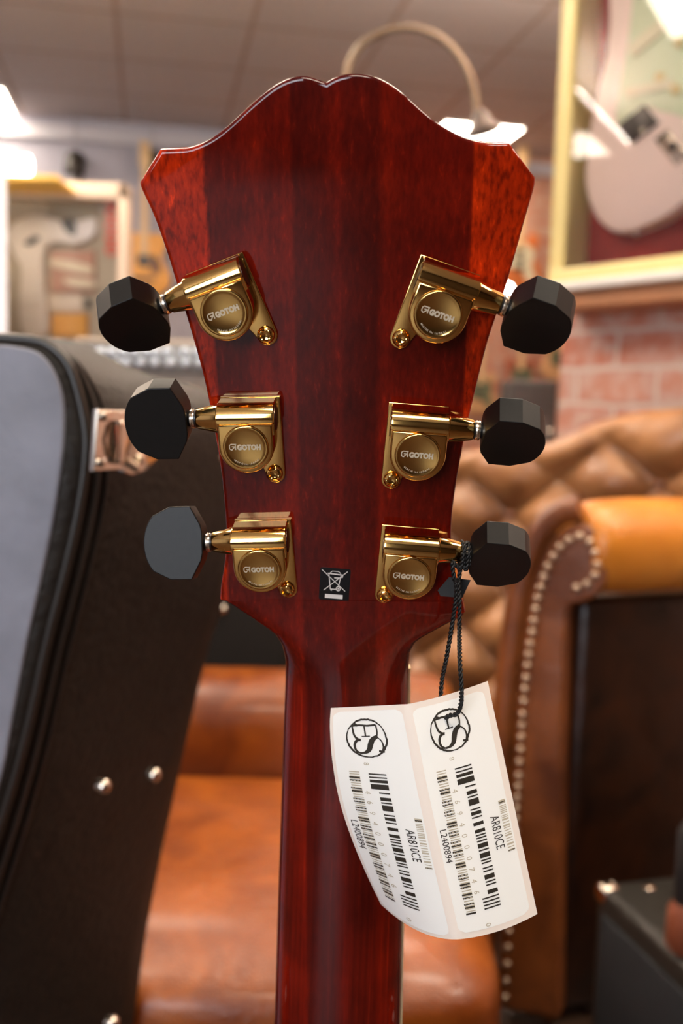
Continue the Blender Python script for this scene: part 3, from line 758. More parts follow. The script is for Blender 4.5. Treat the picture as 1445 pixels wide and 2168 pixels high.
    st_([(0.54, -0.70), (0.57, -0.35), (0.52, -0.08)], 0.08, True)
    st_([(0.56, -0.10), (0.30, 0.06), (0.16, 0.32), (0.06, 0.60), (-0.14, 0.76), (-0.42, 0.80)], lambda t: 0.10 + 0.17 * math.sin(PI * min(1, t + 0.12)), True)
    st_([(-0.42, 0.80), (-0.60, 0.64), (-0.64, 0.36), (-0.52, 0.14), (-0.34, 0.08)], lambda t: 0.10 + 0.05 * t, True)
    st_([(0.58, -0.02), (0.74, 0.16), (0.79, 0.46), (0.70, 0.74)], lambda t: 0.05 + 0.06 * t, True); st_([(0.54, 0.66), (0.82, 0.70)], 0.10)
    ink.build('printing', M_ink, st, fix=False); faint.build('faint_printing', M_ink2, st, fix=False)
    return st
sticker(1.035, 1.925, 0.025, 0.975, 'cream-lit right sticker with round monogram and barcodes')
sticker(0.04, 0.915, 0.02, 0.985, 'curling left sticker with round monogram and barcodes')
# cord
M_cord = mat('black_cord', (12, 11, 10), 0.55, bump=0.3, bscale=900)
def twisted(path, r=0.00042, pitch=0.0030, ph=0.0, nm=8):
    pts = crom(path, nm); mb = MB()
    L = [0]
    for a, b_ in zip(pts, pts[1:]): L.append(L[-1] + (b_ - a).length)
    n = max(8, int(L[-1] / pitch * 10)); fine = []
    j = 0
    for k in range(n + 1):
        s_ = L[-1] * k / n
        while j < len(L) - 2 and L[j + 1] < s_: j += 1
        fine.append((pts[j].lerp(pts[j + 1], (s_ - L[j]) / max(1e-9, L[j + 1] - L[j])), s_))
    for q in (0, PI):
        out = []; x = None
        for k, (p, s_) in enumerate(fine):
            t = (fine[min(k + 1, n)][0] - fine[max(k - 1, 0)][0]).normalized()
            if x is None: x = t.orthogonal().normalized()
            x = (x - t * x.dot(t)).normalized(); y = t.cross(x); a = 2 * PI * s_ / pitch + q + ph
            out.append(p + (x * math.cos(a) + y * math.sin(a)) * r * 0.95)
        mb.tube(out, r * 1.05, 7)
    return mb
T6 = TUN[5][0]
mb = MB()
for u0_, rr_, tl in ((15.4, 3.9, 0.5), (16.5, 3.7, -0.6), (17.3, 3.6, 0.4)):
    ring = [T6(u0_ + tl * math.sin(a), 7.4 + rr_ * math.cos(a) - 0.8, 5.3 + (rr_ + 0.2) * math.sin(a)) for a in [2 * PI * i / 16 for i in range(17)]]
    tw = twisted(ring, 0.00036, nm=3); mb.add(tw.v, tw.f)
k0 = T6(16.6, 2.2, 10.0); 
d0 = (k0 - CAM).dot(FW)
for pp in ([T6(15.4, 9, 9.6), T6(15.0, 4, 9.8), P(957, 1190, d0), P(962, 1232, d0 + .001)], [T6(16.9, 9, 9.4), T6(16.8, 4, 9.8), P(976, 1195, d0), P(970, 1232, d0 + .001)],
           [P(966, 1228, d0), P(965, 1262, d0), P(957, 1320, d0 + .001), P(945, 1390, d0 + .002), P(935, 1440, d0 + .006), P(932, 1490, 0.3185)],
           [P(970, 1228, d0 - .0008), P(972, 1270, d0 - .001), P(972, 1330, d0 - .001), P(973, 1400, 0.302), P(976, 1450, 0.300), P(975, 1490, 0.3035), P(966, 1511, 0.3058), P(950, 1515, 0.3072), P(944, 1520, 0.310)]):
    tw = twisted(pp, 0.00040); mb.add(tw.v, tw.f)
mb.sphere(P(967, 1232, d0 + .0005), 0.0011, 8)
mb.build('cord', M_cord, tag_root, angle=60)
# black plastic clip behind the knot
mb = MB(); dk = (HP(960, 1240, 0.004) - CAM).dot(FW)
poly = [(932, 1262), (926, 1250), (950, 1222), (996, 1228), (978, 1266)]
c3 = sum((P(x, y, dk) for x, y in poly), V3()) / 5
MB().prism([(x, -y) for x, y in poly], lambda x, y, h: P(x, -y, dk + h), -0.0012, 0.0012, 0.0, 0.0).build('clip', mat('black_plastic', (7, 7, 6), 0.6), tag_root)

# ================================================================== GUITAR CASE (left)
M_tolex = mat('black_case_vinyl', (26, 21, 16), 0.6, var=0.25, vscale=60, bump=0.8, bscale=160, spec=0.4)
M_glare = mat('case_front_glare', (128, 130, 142), 0.6, var=0.12, vscale=30, bump=0.5, bscale=90)  # glare on the flat black case front, put into a grey colour
M_chrome = mat('chrome', (225, 215, 200), 0.12, 1.0)
case = thing('guitar_case', 'black upright hard guitar case with a painted grey glare on its front and chrome latch, left of the headstock', 'guitar case', (-0.33, 0.68, 0.0))
front_px = [(-330, 706), (-60, 710), (60, 716), (108, 733), (145, 772), (166, 830), (181, 900), (183, 960), (171, 1060), (141, 1200), (100, 1360), (55, 1560), (0, 1750), (-80, 1980), (-190, 2300), (-330, 2700), (-560, 3450)]
rear_px = [(-40, 712), (110, 714), (170, 726), (225, 752), (310, 792), (425, 824), (505, 900), (505, 1050), (478, 1250), (434, 1400), (396, 1560), (354, 1750), (314, 1950), (282, 2168), (262, 2330), (225, 2550), (140, 2960)]
YF, YR = 0.60, 0.80
fp = [onY(x, y, YF) for x, y in front_px]; rp_ = [onY(x, y, YR) for x, y in rear_px]
def sm3(pts, n=5): return crom(pts, n)
fpc = sm3(fp); rpc = sm3(rp_)
fpc[-1].z = 0.004; rpc[-1].z = 0.004
for l_ in (fpc, rpc):
    for p in l_: p.z = max(p.z, 0.004)
xb = -0.60
def closed(l_, Y): return l_ + [V3((xb, Y, 0.004)), V3((xb, Y, l_[0].z))]
cen = V3((-0.33, 0, 0.5))
def shrink(l_, dY, d):
    out = []
    for i, p in enumerate(l_):
        a = l_[i - 1]; b_ = l_[(i + 1) % len(l_)]; t = (b_ - a); t.y = 0
        if t.length < 1e-6: out.append(p + V3((0, dY, 0))); continue
        t.normalize(); nn = V3((-t.z, 0, t.x))
        if nn.dot(cen - p) < 0: nn = -nn
        out.append(p + nn * d + V3((0, dY, 0)))
    return out
FO = closed(fpc, YF); RO = closed(rpc, YR)
mb = MB()
rings = [shrink(FO, -0.004, 0.016), shrink(FO, -0.003, 0.008), shrink(FO, 0.0, 0.002), shrink(FO, 0.006, 0.0)]
for k in (0.15, 0.3, 0.5, 0.7, 0.9): rings.append([a.lerp(b_, k) for a, b_ in zip(FO, RO)])
rings += [RO, shrink(RO, 0.01, 0.006), shrink(RO, 0.012, 0.02)]
mb.loft(rings); mb.build('case_shell', M_tolex, case, angle=60)
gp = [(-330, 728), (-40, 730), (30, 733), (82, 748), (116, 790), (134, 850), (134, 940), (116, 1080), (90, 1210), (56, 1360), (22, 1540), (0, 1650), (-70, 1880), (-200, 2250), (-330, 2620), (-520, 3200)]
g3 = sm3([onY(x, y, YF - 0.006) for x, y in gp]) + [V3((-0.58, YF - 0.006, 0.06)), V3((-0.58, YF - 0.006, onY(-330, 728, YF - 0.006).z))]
MB().prism([(p.x, p.z) for p in g3], lambda x, y, h: V3((x, YF - 0.0035 - h, y)), 0, 0.003, 0, 0.002).build('front_glare', M_glare, case)['label'] = 'grey textured panel standing in for glare on the black front'
mb = MB()
def offp(k, d, dy): return [p + V3((0, dy, 0)) for p in shrink([a.lerp(b_, k) for a, b_ in zip(FO, RO)], 0, d)[:len(fpc)]]
mb.tube(offp(0, 0.001, 0.002), 0.0032, 10); mb.build('piping', mat('black_piping', (38, 33, 29), 0.35), case)
mb = MB(); mb.tube(offp(0.06, -0.0005, 0), 0.0016, 8); mb.tube(offp(0.11, -0.0005, 0), 0.0012, 8); mb.build('valance_seam', mat('black_piping', (38, 33, 29), 0.35), case)
# latch on the side face
q0 = onY(181, 900, YF); q1 = onY(505, 900, YR); q2 = onY(171, 1060, YF)
sn = (q1 - q0).cross(q2 - q0).normalized()
if sn.y > 0: sn = -sn
def SD(px, py, off): return hit(px, py, q0 + sn * off, sn)
def frame_at(px, py):
    e_ = 6; o = SD(px, py, 0); x = (SD(px + e_, py, 0) - o).normalized(); z = sn.cross(x)
    if z.z < 0: z = -z
    return o, x, z
o, x, z = frame_at(190, 926)
mb = MB(); rect = [(-0.022, -0.018), (0.022, -0.018), (0.022, 0.018), (-0.022, 0.018)]
fl = lambda a, b_, h: o + x * a + z * b_ + sn * (h + 0.016)
mb.prism(rect, fl, 0.0, 0.003, 0, 0.001)
mb.prism([(-0.004, -0.014), (0.004, -0.014), (0.005, 0.012), (-0.005, 0.012)], fl, 0.003, 0.008, 0, 0.002)
mb.tube([fl(-0.007, 0.010, 0.006), fl(-0.008, 0.0, 0.008), fl(-0.006, -0.010, 0.006)], 0.0014, 8); mb.tube([fl(0.007, 0.010, 0.006), fl(0.008, 0.0, 0.008), fl(0.006, -0.010, 0.006)], 0.0014, 8)
for a, b_ in ((-0.017, 0.014), (0.017, 0.014), (0.0, 0.006), (0.0, -0.001), (-0.017, -0.013), (0.012, -0.013)): mb.lathe(fl(a, b_, 0.003), sn, [(0.003, 0), (0.0026, 0.0025), (0.001, 0.0036)], 12)
lat = mb.build('latch', M_chrome, case, angle=30)
mb = MB()
mb.prism([(0.010, -0.019), (0.012, -0.004), (0.02, 0.001), (0.045, -0.002), (0.050, -0.012), (0.035, -0.020), (0.02, -0.022)], fl, 0.0, 0.003, 0, 0.001)
for a, b_ in ((0.017, -0.015), (0.022, -0.017), (0.026, -0.012), (0.043, -0.008)): mb.lathe(fl(a, b_, 0.003), sn, [(0.0032, 0), (0.0026, 0.0025), (0.001, 0.0036)], 12)
mb.build('latch_plate', M_chrome, case, angle=30)
for px, py in ((460, 968), (220, 1664), (327, 1640), (238, 2166)):
    oo = SD(px, py, 0.0)
    MB().lathe(oo - sn * 0.004, sn, [(0.0055, 0), (0.0055, 0.004), (0.0048, 0.0065), (0.003, 0.008), (0.001, 0.0085)], 16).build('rivet', M_chrome, case)

# ================================================================== LOW SOFA (centre)
M_lea = leather('tan_leather', (112, 50, 10), (162, 86, 22))
M_leb = leather('brown_leather', (92, 46, 18), (144, 80, 34), rough=0.35)
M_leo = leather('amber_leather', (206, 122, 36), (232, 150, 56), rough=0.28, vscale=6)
sofa = thing('leather_seat', 'low tan leather seat with rolled rear edge, behind the guitar neck', 'seat', (-0.14, 1.1, 0.0))
def cushion(mb, x0, x1, y0, y1, z0, z1, r, n=16, puff=0.0):
    # superellipsoid-like pillow
    cx, cy, cz = (x0 + x1) / 2, (y0 + y1) / 2, (z0 + z1) / 2; hx, hy, hz = (x1 - x0) / 2, (y1 - y0) / 2, (z1 - z0) / 2
    N_ = 40; rings = []
    def sp(c, e): return math.copysign(abs(c) ** e, c)
    ex_, ez_ = 0.22, 0.42
    for k in range(1, N_):
        ph = -PI / 2 + PI * k / N_; c_ = sp(math.cos(ph), ez_); s_ = sp(math.sin(ph), ez_)
        ring = []
        for i in range(64):
            th = 2 * PI * i / 64
            X = sp(math.cos(th), ex_) * c_; Y = sp(math.sin(th), ex_) * c_
            ring.append(V3((cx + hx * X, cy + hy * Y, cz + hz * s_ * (1 + puff * (1 - X * X) * (1 - Y * Y)))))
        rings.append(ring)
    return mb.loft(rings)
SX0, SX1 = -0.46, 0.165
ys = 0.82; yb_ = 1.34
cushion(MB(), SX0, SX1, ys, yb_, 0.26, 0.405, 0, puff=0.12).build('seat_cushion', M_lea, sofa, angle=80)
mb = MB(); mb.bbox(V3(((SX0 + SX1) / 2, (ys + 1.5) / 2, 0.165)), V3(((SX1 - SX0) / 2 - 0.01, 0, 0)), V3((0, (1.5 - ys) / 2 - 0.01, 0)), V3((0, 0, 0.105)), 0.02)
mb.build('base', M_lea, sofa)
ztop = onY(500, 1418, 1.42).z
rings = []
for x_, k in ((SX0 - 0.01, 0.5), (SX0, 0.9), (SX0 + 0.02, 1), (SX1 - 0.02, 1), (SX1, 0.9), (SX1 + 0.01, 0.5)):
    rings.append([V3((x_, 1.42 + k * 0.085 * math.copysign(abs(math.cos(a)) ** 0.8, math.cos(a)), (ztop + 0.27) / 2 + k * (ztop - 0.27) / 2 * math.copysign(abs(math.sin(a)) ** 0.7, math.sin(a)))) for a in [2 * PI * i / 40 for i in range(40)]])
MB().loft(rings).build('back_roll', M_lea, sofa, angle=60)
for sx in (SX0 + 0.06, SX1 - 0.06):
    for sy in (ys + 0.07, 1.43): MB().lathe(V3((sx, sy, 0.0)), V3((0, 0, 1)), [(0.018, 0), (0.03, 0.04), (0.025, 0.065)], 16).build('leg', mat('dark_turned_wood', (46, 26, 14), 0.4), sofa)

# ================================================================== CHESTERFIELD ARMCHAIR (right)
chair = thing('chesterfield_armchair', 'brown buttoned leather armchair with scrolled nail-trimmed arm, right of the guitar', 'armchair', (0.75, 1.9, 0.0))
YA = 1.36
AD = V3((0.93, 0.36, 0)).normalized()        # direction in which the arm runs back
PN = V3((-0.45, -0.9, 0)).normalized()       # facing of the scrolled front panel
PT = onY(1200, 1300, YA)
def FP(px, py, off=0.0): return hit(px, py, PT + PN * off, PN)
PX_ = V3((-PN.y, PN.x, 0)); 
if PX_.x < 0: PX_ = -PX_
def fpl(px, py): q = FP(px, py) - PT; return (q.dot(PX_), q.z)
def FL(a, b_, h): return PT + PX_ * a + V3((0, 0, b_)) + PN * h
floorpy = 2040
fo = [(1040, 2260), (1062, 1900), (1076, 1700), (1090, 1500), (1104, 1360), (1124, 1240), (1150, 1170), (1185, 1125), (1225, 1108), (1262, 1125), (1282, 1165), (1284, 1215), (1268, 1255), (1238, 1275), (1205, 1285), (1196, 1330), (1192, 1450), (1186, 1700), (1178, 2260)]
fs2 = [(p.x, p.y) for p in crom([V3((*fpl(*q), 0)) for q in fo], 5)]
fs2 = [(x, max(y, 0.03 - PT.z)) for x, y in fs2]
MB().prism(fs2, FL, -0.05, 0.0, 0, 0.006).build('arm_front', M_leb, chair)
# padded border following the panel
bo_ = [(1005, 2260), (1040, 1850), (1056, 1650), (1070, 1480), (1084, 1350), (1106, 1225), (1136, 1140), (1180, 1090), (1228, 1074)]
bp_ = [FP(x, y, -0.01) for x, y in bo_]
MB().tube([V3((p.x, p.y, max(p.z, 0.03))) for p in crom(bp_, 6)], 0.018, 14).build('arm_border', M_leb, chair, angle=80)
# nails along the scroll
nl = crom([V3((x, y, 0)) for x, y in [(1064, 2200), (1080, 1900), (1090, 1750), (1100, 1600), (1108, 1480), (1118, 1390), (1127, 1330), (1137, 1270), (1150, 1222), (1170, 1180), (1195, 1150), (1225, 1136), (1250, 1150), (1262, 1180), (1262, 1210), (1245, 1235), (1222, 1245), (1208, 1240)]], 20)
M_nail = mat('brass_nail', (205, 180, 155), 0.3, 1.0)
proto = None; acc = 0; lastp = None; nails = []
for p in nl:
    q = FP(p.x, p.y, 0.001)
    if lastp is None or (q - lastp).length > 0.0155:
        lastp = q; nails.append(q)
nm_ = None
for q in nails:
    if q.z < 0.03: continue
    if nm_ is None:
        o = MB().sphere(q, 0.0063, 8).build('nail_head', M_nail, chair, origin=q); nm_ = o
    else:
        o = nm_.copy(); COL.objects.link(o); o.parent = chair; o.location = q - wloc(chair)
# rolled arm
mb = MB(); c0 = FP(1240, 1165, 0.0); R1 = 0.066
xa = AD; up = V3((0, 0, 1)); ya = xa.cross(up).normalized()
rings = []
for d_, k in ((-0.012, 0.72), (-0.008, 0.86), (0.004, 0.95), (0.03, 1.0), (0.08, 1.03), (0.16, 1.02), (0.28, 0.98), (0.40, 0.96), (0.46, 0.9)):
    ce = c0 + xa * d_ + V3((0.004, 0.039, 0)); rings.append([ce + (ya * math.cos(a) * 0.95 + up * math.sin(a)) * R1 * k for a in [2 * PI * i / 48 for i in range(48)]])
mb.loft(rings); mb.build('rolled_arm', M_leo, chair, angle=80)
# outer side of the arm; leather darkened to carry the shade there
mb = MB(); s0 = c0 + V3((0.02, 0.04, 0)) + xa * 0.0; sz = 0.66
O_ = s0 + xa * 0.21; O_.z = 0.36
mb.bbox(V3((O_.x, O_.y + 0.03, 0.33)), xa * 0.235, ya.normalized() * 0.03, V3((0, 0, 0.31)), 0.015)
mb.build('outer_side', leather('shaded_brown_leather', (24, 10, 4), (56, 26, 8)), chair)
# buttoned back (inside of the back and far wing)
Q0 = onY(905, 1000, 2.25); Q0.z = 0; Q1 = onY(1600, 1000, 1.86); Q1.z = 0
bx = (Q1 - Q0); BL = bx.length; bx.normalize(); bn = V3((bx.y, -bx.x, 0))
top_tab = []
for px, py in ((880, 1010), (940, 975), (985, 955), (1040, 948), (1110, 942), (1160, 935), (1210, 918), (1260, 896), (1310, 880), (1380, 868), (1445, 862), (1600, 858), (1800, 870)):
    q = hit(px, py, Q0, bn); top_tab.append(((q - Q0).dot(bx), q.z))
NU, NV = 150, 110; g = []
for j in range(NV + 1):
    row = []
    for i in range(NU + 1):
        s_ = -0.02 + (BL + 0.02) * i / NU; zt = interp(top_tab, s_); t = j / NV
        ang = 0
        zb = 0.16; rr = 0.05
        zf = zb + (zt - rr - zb) * min(1, t / 0.88)
        dep = 0.0; z_ = zf
        if t > 0.88:
            a = (t - 0.88) / 0.12 * PI * 0.75; z_ = zt - rr + rr * math.sin(a); dep = -rr * (1 - math.cos(a))
        # diamond buttoning
        du_, dv_ = 0.105, 0.085
        A_ = (s_ / du_ + z_ / dv_); B_ = (s_ / du_ - z_ / dv_)
        fa = abs(math.sin(PI * A_ / 1.0 / 2)); fb = abs(math.sin(PI * B_ / 1.0 / 2))
        puff = (min(fa, 1) ** 0.6) * (min(fb, 1) ** 0.6)
        fade = 1 - sstep(0.80, 0.95, t)
        row.append(Q0 + bx * s_ + V3((0, 0, z_)) + bn * (dep + 0.05 * (puff * fade + (1 - fade) * 0.9)))
    g.append(row)
back_ = [[V3((p.x, p.y, p.z)) - bn * 0.0 for p in r] for r in g]
mb = MB(); w2 = NU + 1
mb.add([p for r in g for p in r], [(j * w2 + i, j * w2 + i + 1, (j + 1) * w2 + i + 1, (j + 1) * w2 + i) for j in range(NV) for i in range(NU)])
# rear shell
low = [Q0 + bx * (-0.02 + (BL + 0.02) * i / NU) - bn * 0.10 + V3((0, 0, 0.14)) for i in range(NU + 1)]
mb.loft([g[-1], [V3((a.x, a.y, b_.z - 0.02)) - bn * 0.0 for a, b_ in zip(low, g[-1])], low, g[0]], closed=False, caps=False)
for e_ in (0, NU):
    col_ = [r[e_] for r in g]; bl = [V3((low[e_].x, low[e_].y, p.z)) for p in col_]
    mb.loft([col_, bl], closed=False, caps=False)
M_leback = leather('worn_brown_leather', (132, 84, 48), (182, 128, 80), rough=0.33, vscale=7)
mb.build('buttoned_back', M_leback, chair, angle=80)
bt = None
for i in range(-30, 30):
    for j in range(0, 30):
        s_ = (i) * 0.105; z_ = j * 0.085 + (0 if i % 2 == 0 else 0)
        if (i + j) % 2: continue
        if not (0 < s_ < BL - 0.02 and 0.2 < z_ < interp(top_tab, s_) - 0.10): continue
        q = Q0 + bx * s_ + V3((0, 0, z_)) + bn * 0.004
        if bt is None: bt = MB().lathe(q, bn, [(0.011, 0), (0.010, 0.004), (0.006, 0.007), (0.001, 0.008)], 14).build('button', M_leb, chair, origin=q); o = bt
        else: o = bt.copy(); COL.objects.link(o); o.parent = chair; o.location = q - wloc(chair)
# seat inside the chair
sc_ = c0 + xa * 0.22 + V3((-0.05, 0.22, 0)); sc_.z = 0.28
MB().bbox(V3((sc_.x + 0.02, sc_.y, 0.27)), xa * 0.20, ya * 0.14, V3((0, 0, 0.10)), 0.03).build('seat_cushion', M_leb, chair)
MB().bbox(V3((sc_.x + 0.02, sc_.y, 0.105)), xa * 0.20, ya * 0.14, V3((0, 0, 0.065)), 0.01).build('seat_base', M_leb, chair)
for (a_, b_) in ((0.06, 0.06), (0.40, 0.06), (0.05, 0.34), (0.34, 0.34)):
    q = c0 + xa * a_ + V3((0, b_, 0)); q.z = 0
    MB().lathe(q, V3((0, 0, 1)), [(0.015, 0), (0.026, 0.02), (0.022, 0.045)], 14).build('leg', mat('dark_turned_wood', (46, 26, 14), 0.4), chair)

# ================================================================== BLACK AMPLIFIER (bottom right)
amp = thing('combo_amplifier', 'small black amplifier with metal corner caps, on the floor at lower right', 'amplifier', (0.42, 1.15, 0.0))
ztop = 0.33
A_ = onZ(1262, 1868, ztop)
ex1 = (onZ(1445, 1848, ztop) - A_).normalized(); ex1.z = 0
B_ = onZ(1300, 1915, ztop); C_ = onZ(1500, 2150, ztop)
ex2 = (C_ - B_); ex2.z = 0; ex2.normalize()
ex1 = ex1.normalized(); ex2 = (ex2 - ex1 * ex2.dot(ex1)).normalized()
hw_, hd_ = 0.20, 0.15
O_ = A_ + ex1 * hw_ + ex2 * hd_; 
MB().bbox(V3((O_.x, O_.y, 0.015 + (ztop - 0.015) / 2)), ex1 * hw_, ex2 * hd_, V3((0, 0, (ztop - 0.015) / 2)), 0.012).build('cabinet', mat('black_amp_vinyl', (34, 32, 28), 0.45, var=0.2, vscale=80, bump=0.5, bscale=200), amp)
gz = O_ - ex1 * (hw_ + 0.001); 
MB().bbox(V3((gz.x, gz.y, 0.17)), ex2 * (hd_ - 0.02), ex1 * 0.003, V3((0, 0, 0.13)), 0.002).build('grille', mat('dark_blue_grille_cloth', (20, 23, 28), 0.8, var=0.3, vscale=400), amp)
cp = None
for sa in (-1, 1):
    for sb in (-1, 1):
        q = O_ + ex1 * sa * (hw_ - 0.010) + ex2 * sb * (hd_ - 0.010); q.z = ztop - 0.010
        mb = MB(); mb.bbox(q, ex1 * 0.0125, ex2 * 0.0125, V3((0, 0, 0.0125)), 0.007)
        mb.sphere(q + ex1 * sa * -0.006 + V3((0, 0, 0.0115)), 0.003, 6)
        mb.build('corner_cap', M_chrome, amp)
        q2 = V3((q.x, q.y, 0.008)); MB().lathe(V3((q.x, q.y, 0)), V3((0, 0, 1)), [(0.014, 0), (0.016, 0.02)], 12).build('foot', M_rubber, amp)
q = O_ ; q = V3((O_.x, O_.y, ztop))
mb = MB(); h0_ = onZ(1372, 1880, ztop); mb.lathe(h0_ - V3((0, 0, 0.001)), V3((0, 0, 1)), [(0.008, 0), (0.008, 0.003), (0.004, 0.005)], 12)
mb.build('handle_screw', M_chrome, amp)
# padded stand post standing on the amplifier
pz = onZ(1452, 2010, ztop)
st_ = thing('padded_stand', 'black padded upright with brown foot at the right edge, on the amplifier', 'stand', (pz.x, pz.y, ztop))
hh = onY(1452, 1745, pz.y).z
MB().lathe(V3((pz.x, pz.y, ztop)), V3((0, 0, 1)), [(0.019, 0), (0.023, 0.006), (0.022, 0.045), (0.015, 0.055)], 20).build('foot', mat('brown_rubber_foot', (128, 70, 48), 0.4), st_)
MB().lathe(V3((pz.x, pz.y, ztop + 0.05)), V3((0, 0, 1)), [(0.014, 0), (0.017, 0.005), (0.017, hh - ztop - 0.06), (0.012, hh - ztop - 0.05)], 20).build('padded_post', mat('black_foam', (20, 18, 18), 0.7), st_)

# ================================================================== BRICK PIER + DISPLAY FRAME (right)
WD = V3((0.588, -0.809, 0)).normalized(); WN = V3((-0.809, -0.588, 0)).normalized()
WQ = onY(1182, 850, 2.50); WQ.z = 0
M_brick = brick_mat('pier_bricks', tuple(WD), (186, 112, 88), (196, 148, 130), (204, 186, 176), bw=0.235, rh=0.085)
LP = 2.15
mb = MB(); O_ = WQ + WD * LP / 2 - WN * 0.15; mb.box(V3((O_.x, O_.y, CEIL / 2)), WD * LP / 2, WN * 0.15, V3((0, 0, CEIL / 2)))
struct(mb.build('wall_pier', M_brick, origin=(0, 0, 0)))
FWD = 0.11     # frame front distance from wall
def FQ(px, py, c_): return hit(px, py, WQ + WN * c_, WN)
def fc(px, py, c_): q = FQ(px, py, c_) - WQ; return (q.dot(WD), q.z)
def FR(a, b_, c_): return WQ + WD * a + V3((0, 0, b_)) + WN * c_
sf = FQ(1190, 612, FWD)
zb_ = fc(1180, 603, FWD)[1]; ax0 = fc(1172, 300, FWD)[0]; fwid = 0.036
ax1 = ax0 + 0.62; zt_ = zb_ + 1.22
M_frame = mat('cream_gold_frame', (218, 200, 136), 0.4, coat=0.3)
disp = thing('display_case', 'cream framed glass case holding a pink electric guitar, on the brick pier', 'display case', FR((ax0 + ax1) / 2, zb_, 0.06))
def bar(mb, a0, a1, b0, b1, c0_, c1_, r=0.006):
    mb.bbox(FR((a0 + a1) / 2, (b0 + b1) / 2, (c0_ + c1_) / 2), WD * (a1 - a0) / 2, V3((0, 0, (b1 - b0) / 2)), WN * (c1_ - c0_) / 2, r)
mb = MB()
bar(mb, ax0, ax0 + fwid, zb_, zt_, 0.012, FWD); bar(mb, ax1 - fwid, ax1, zb_, zt_, 0.012, FWD)
bar(mb, ax0, ax1, zb_, zb_ + fwid, 0.012, FWD + 0.001); bar(mb, ax0, ax1, zt_ - fwid, zt_, 0.012, FWD + 0.001)
mb.build('frame', M_frame, disp)
mb = MB(); bar(mb, ax0 + 0.01, ax1 - 0.01, zb_ + 0.01, zt_ - 0.01, 0.004, 0.014, 0.001)
mb.build('backing', mat('dark_red_backing', (140, 36, 28), 0.75, var=0.45, vscale=7), disp)
mb = MB(); 
mb.add([FR(ax0 + 0.03, zb_ + 0.03, FWD - 0.015), FR(ax1 - 0.03, zb_ + 0.03, FWD - 0.015), FR(ax1 - 0.03, zt_ - 0.03, FWD - 0.015), FR(ax0 + 0.03, zt_ - 0.03, FWD - 0.015)], [(0, 1, 2, 3)], False)
gl = mb.build('glass_pane', glass_mat(), disp, fix=False)
# shelf under the case
mb = MB(); bar(mb, ax0 - 0.005, ax1 + 0.3, zb_ - 0.022, zb_ - 0.001, 0.0, FWD + 0.045, 0.004)
sh_ = thing('wall_shelf', 'white-edged wooden shelf on the brick pier under the cream display case', 'shelf', FR((ax0 + ax1) / 2, zb_ - 0.07, 0.06))
mb.build('shelf_board', M_white, sh_)
mb = MB(); bar(mb, ax0 + 0.0, ax1 + 0.28, zb_ - 0.060, zb_ - 0.022, 0.0, FWD + 0.02, 0.003); mb.build('shelf_apron', mat('warm_pine', (176, 122, 84), 0.5, var=0.15, vscale=10, stretch=(1, 1, 12)), sh_)

# pink guitar inside
M_pink = mat('shell_pink', (252, 224, 212), 0.35, coat=0.5); M_mint = mat('mint_pickguard', (212, 220, 184), 0.4)
M_pick = mat('black_pickup', (52, 44, 40), 0.4); M_cream = mat('cream_plastic', (226, 214, 180), 0.45)
pg = thing('electric_guitar', 'pale pink electric guitar with mint pickguard inside the cream display case', 'guitar', FR(ax0 + 0.3, zb_ + 0.1, 0.05))
bodyp = [(1286, -20), (1287, 50), (1280, 120), (1264, 180), (1250, 250), (1240, 320), (1236, 380), (1246, 430), (1266, 468), (1300, 491), (1342, 486), (1400, 462), (1450, 428), (1520, 392), (1590, 330), (1620, 250), (1610, 160), (1585, 80), (1590, -20), (1625, -110), (1610, -200), (1560, -215), (1500, -150), (1450, -140), (1400, -190), (1350, -300), (1290, -330), (1262, -260), (1272, -140)]
def plate(name, px, c0_, c1_, mt, r, parent, sm=True):
    pts_ = [V3((*fc(x, y, c1_), 0)) for x, y in px]
    if sm: pts_ = crom(pts_ + [pts_[0]], 5)[:-1]
    return MB().prism([(p.x, p.y) for p in pts_], FR, c0_, c1_, 0, r).build(name, mt, parent, angle=50)
bod = plate('body', bodyp, 0.022, 0.062, M_pink, 0.009, pg)
plate('pickguard', [(1345, -90), (1338, 0), (1328, 90), (1314, 170), (1303, 235), (1310, 275), (1335, 262), (1362, 226), (1400, 236), (1450, 250), (1530, 300), (1560, 250), (1540, 150), (1530, 60), (1540, -40), (1560, -120), (1520, -130), (1450, -90), (1400, -80)], 0.062, 0.065, M_mint, 0.001, pg)
def rot_rect(px, py, w_, h_, ang):
    a = math.radians(ang); c_, s_ = math.cos(a), math.sin(a)
    return [(px + x * c_ - y * s_, py + x * s_ + y * c_) for x, y in ((-w_, -h_), (w_, -h_), (w_, h_), (-w_, h_))]
p1 = plate('pickup', rot_rect(1347, 262, 36, 24, -38), 0.064, 0.072, M_pick, 0.003, pg, False)
for ddx, ddy in ((12, 16),): 
    q = FQ(1361, 277, 0.072); MB().lathe(q, WN, [(0.006, 0), (0.006, 0.003), (0.003, 0.005)], 14).build('pole_screw', M_chrome, p1)
plate('pickup', rot_rect(1366, 80, 46, 13, -40), 0.064, 0.074, M_cream, 0.004, pg, False)
plate('pickup', rot_rect(1370, 185, 52, 10, -12), 0.064, 0.074, M_cream, 0.004, pg, False)
jp = plate('jack_plate', rot_rect(1420, 312, 36, 18, 52), 0.062, 0.066, M_chrome, 0.002, pg, False)
q = FQ(1422, 310, 0.066); MB().lathe(q, WN, [(0.012, 0), (0.012, 0.002), (0.006, 0.0025), (0.005, -0.001)], 16).build('jack_socket', M_pick, jp)
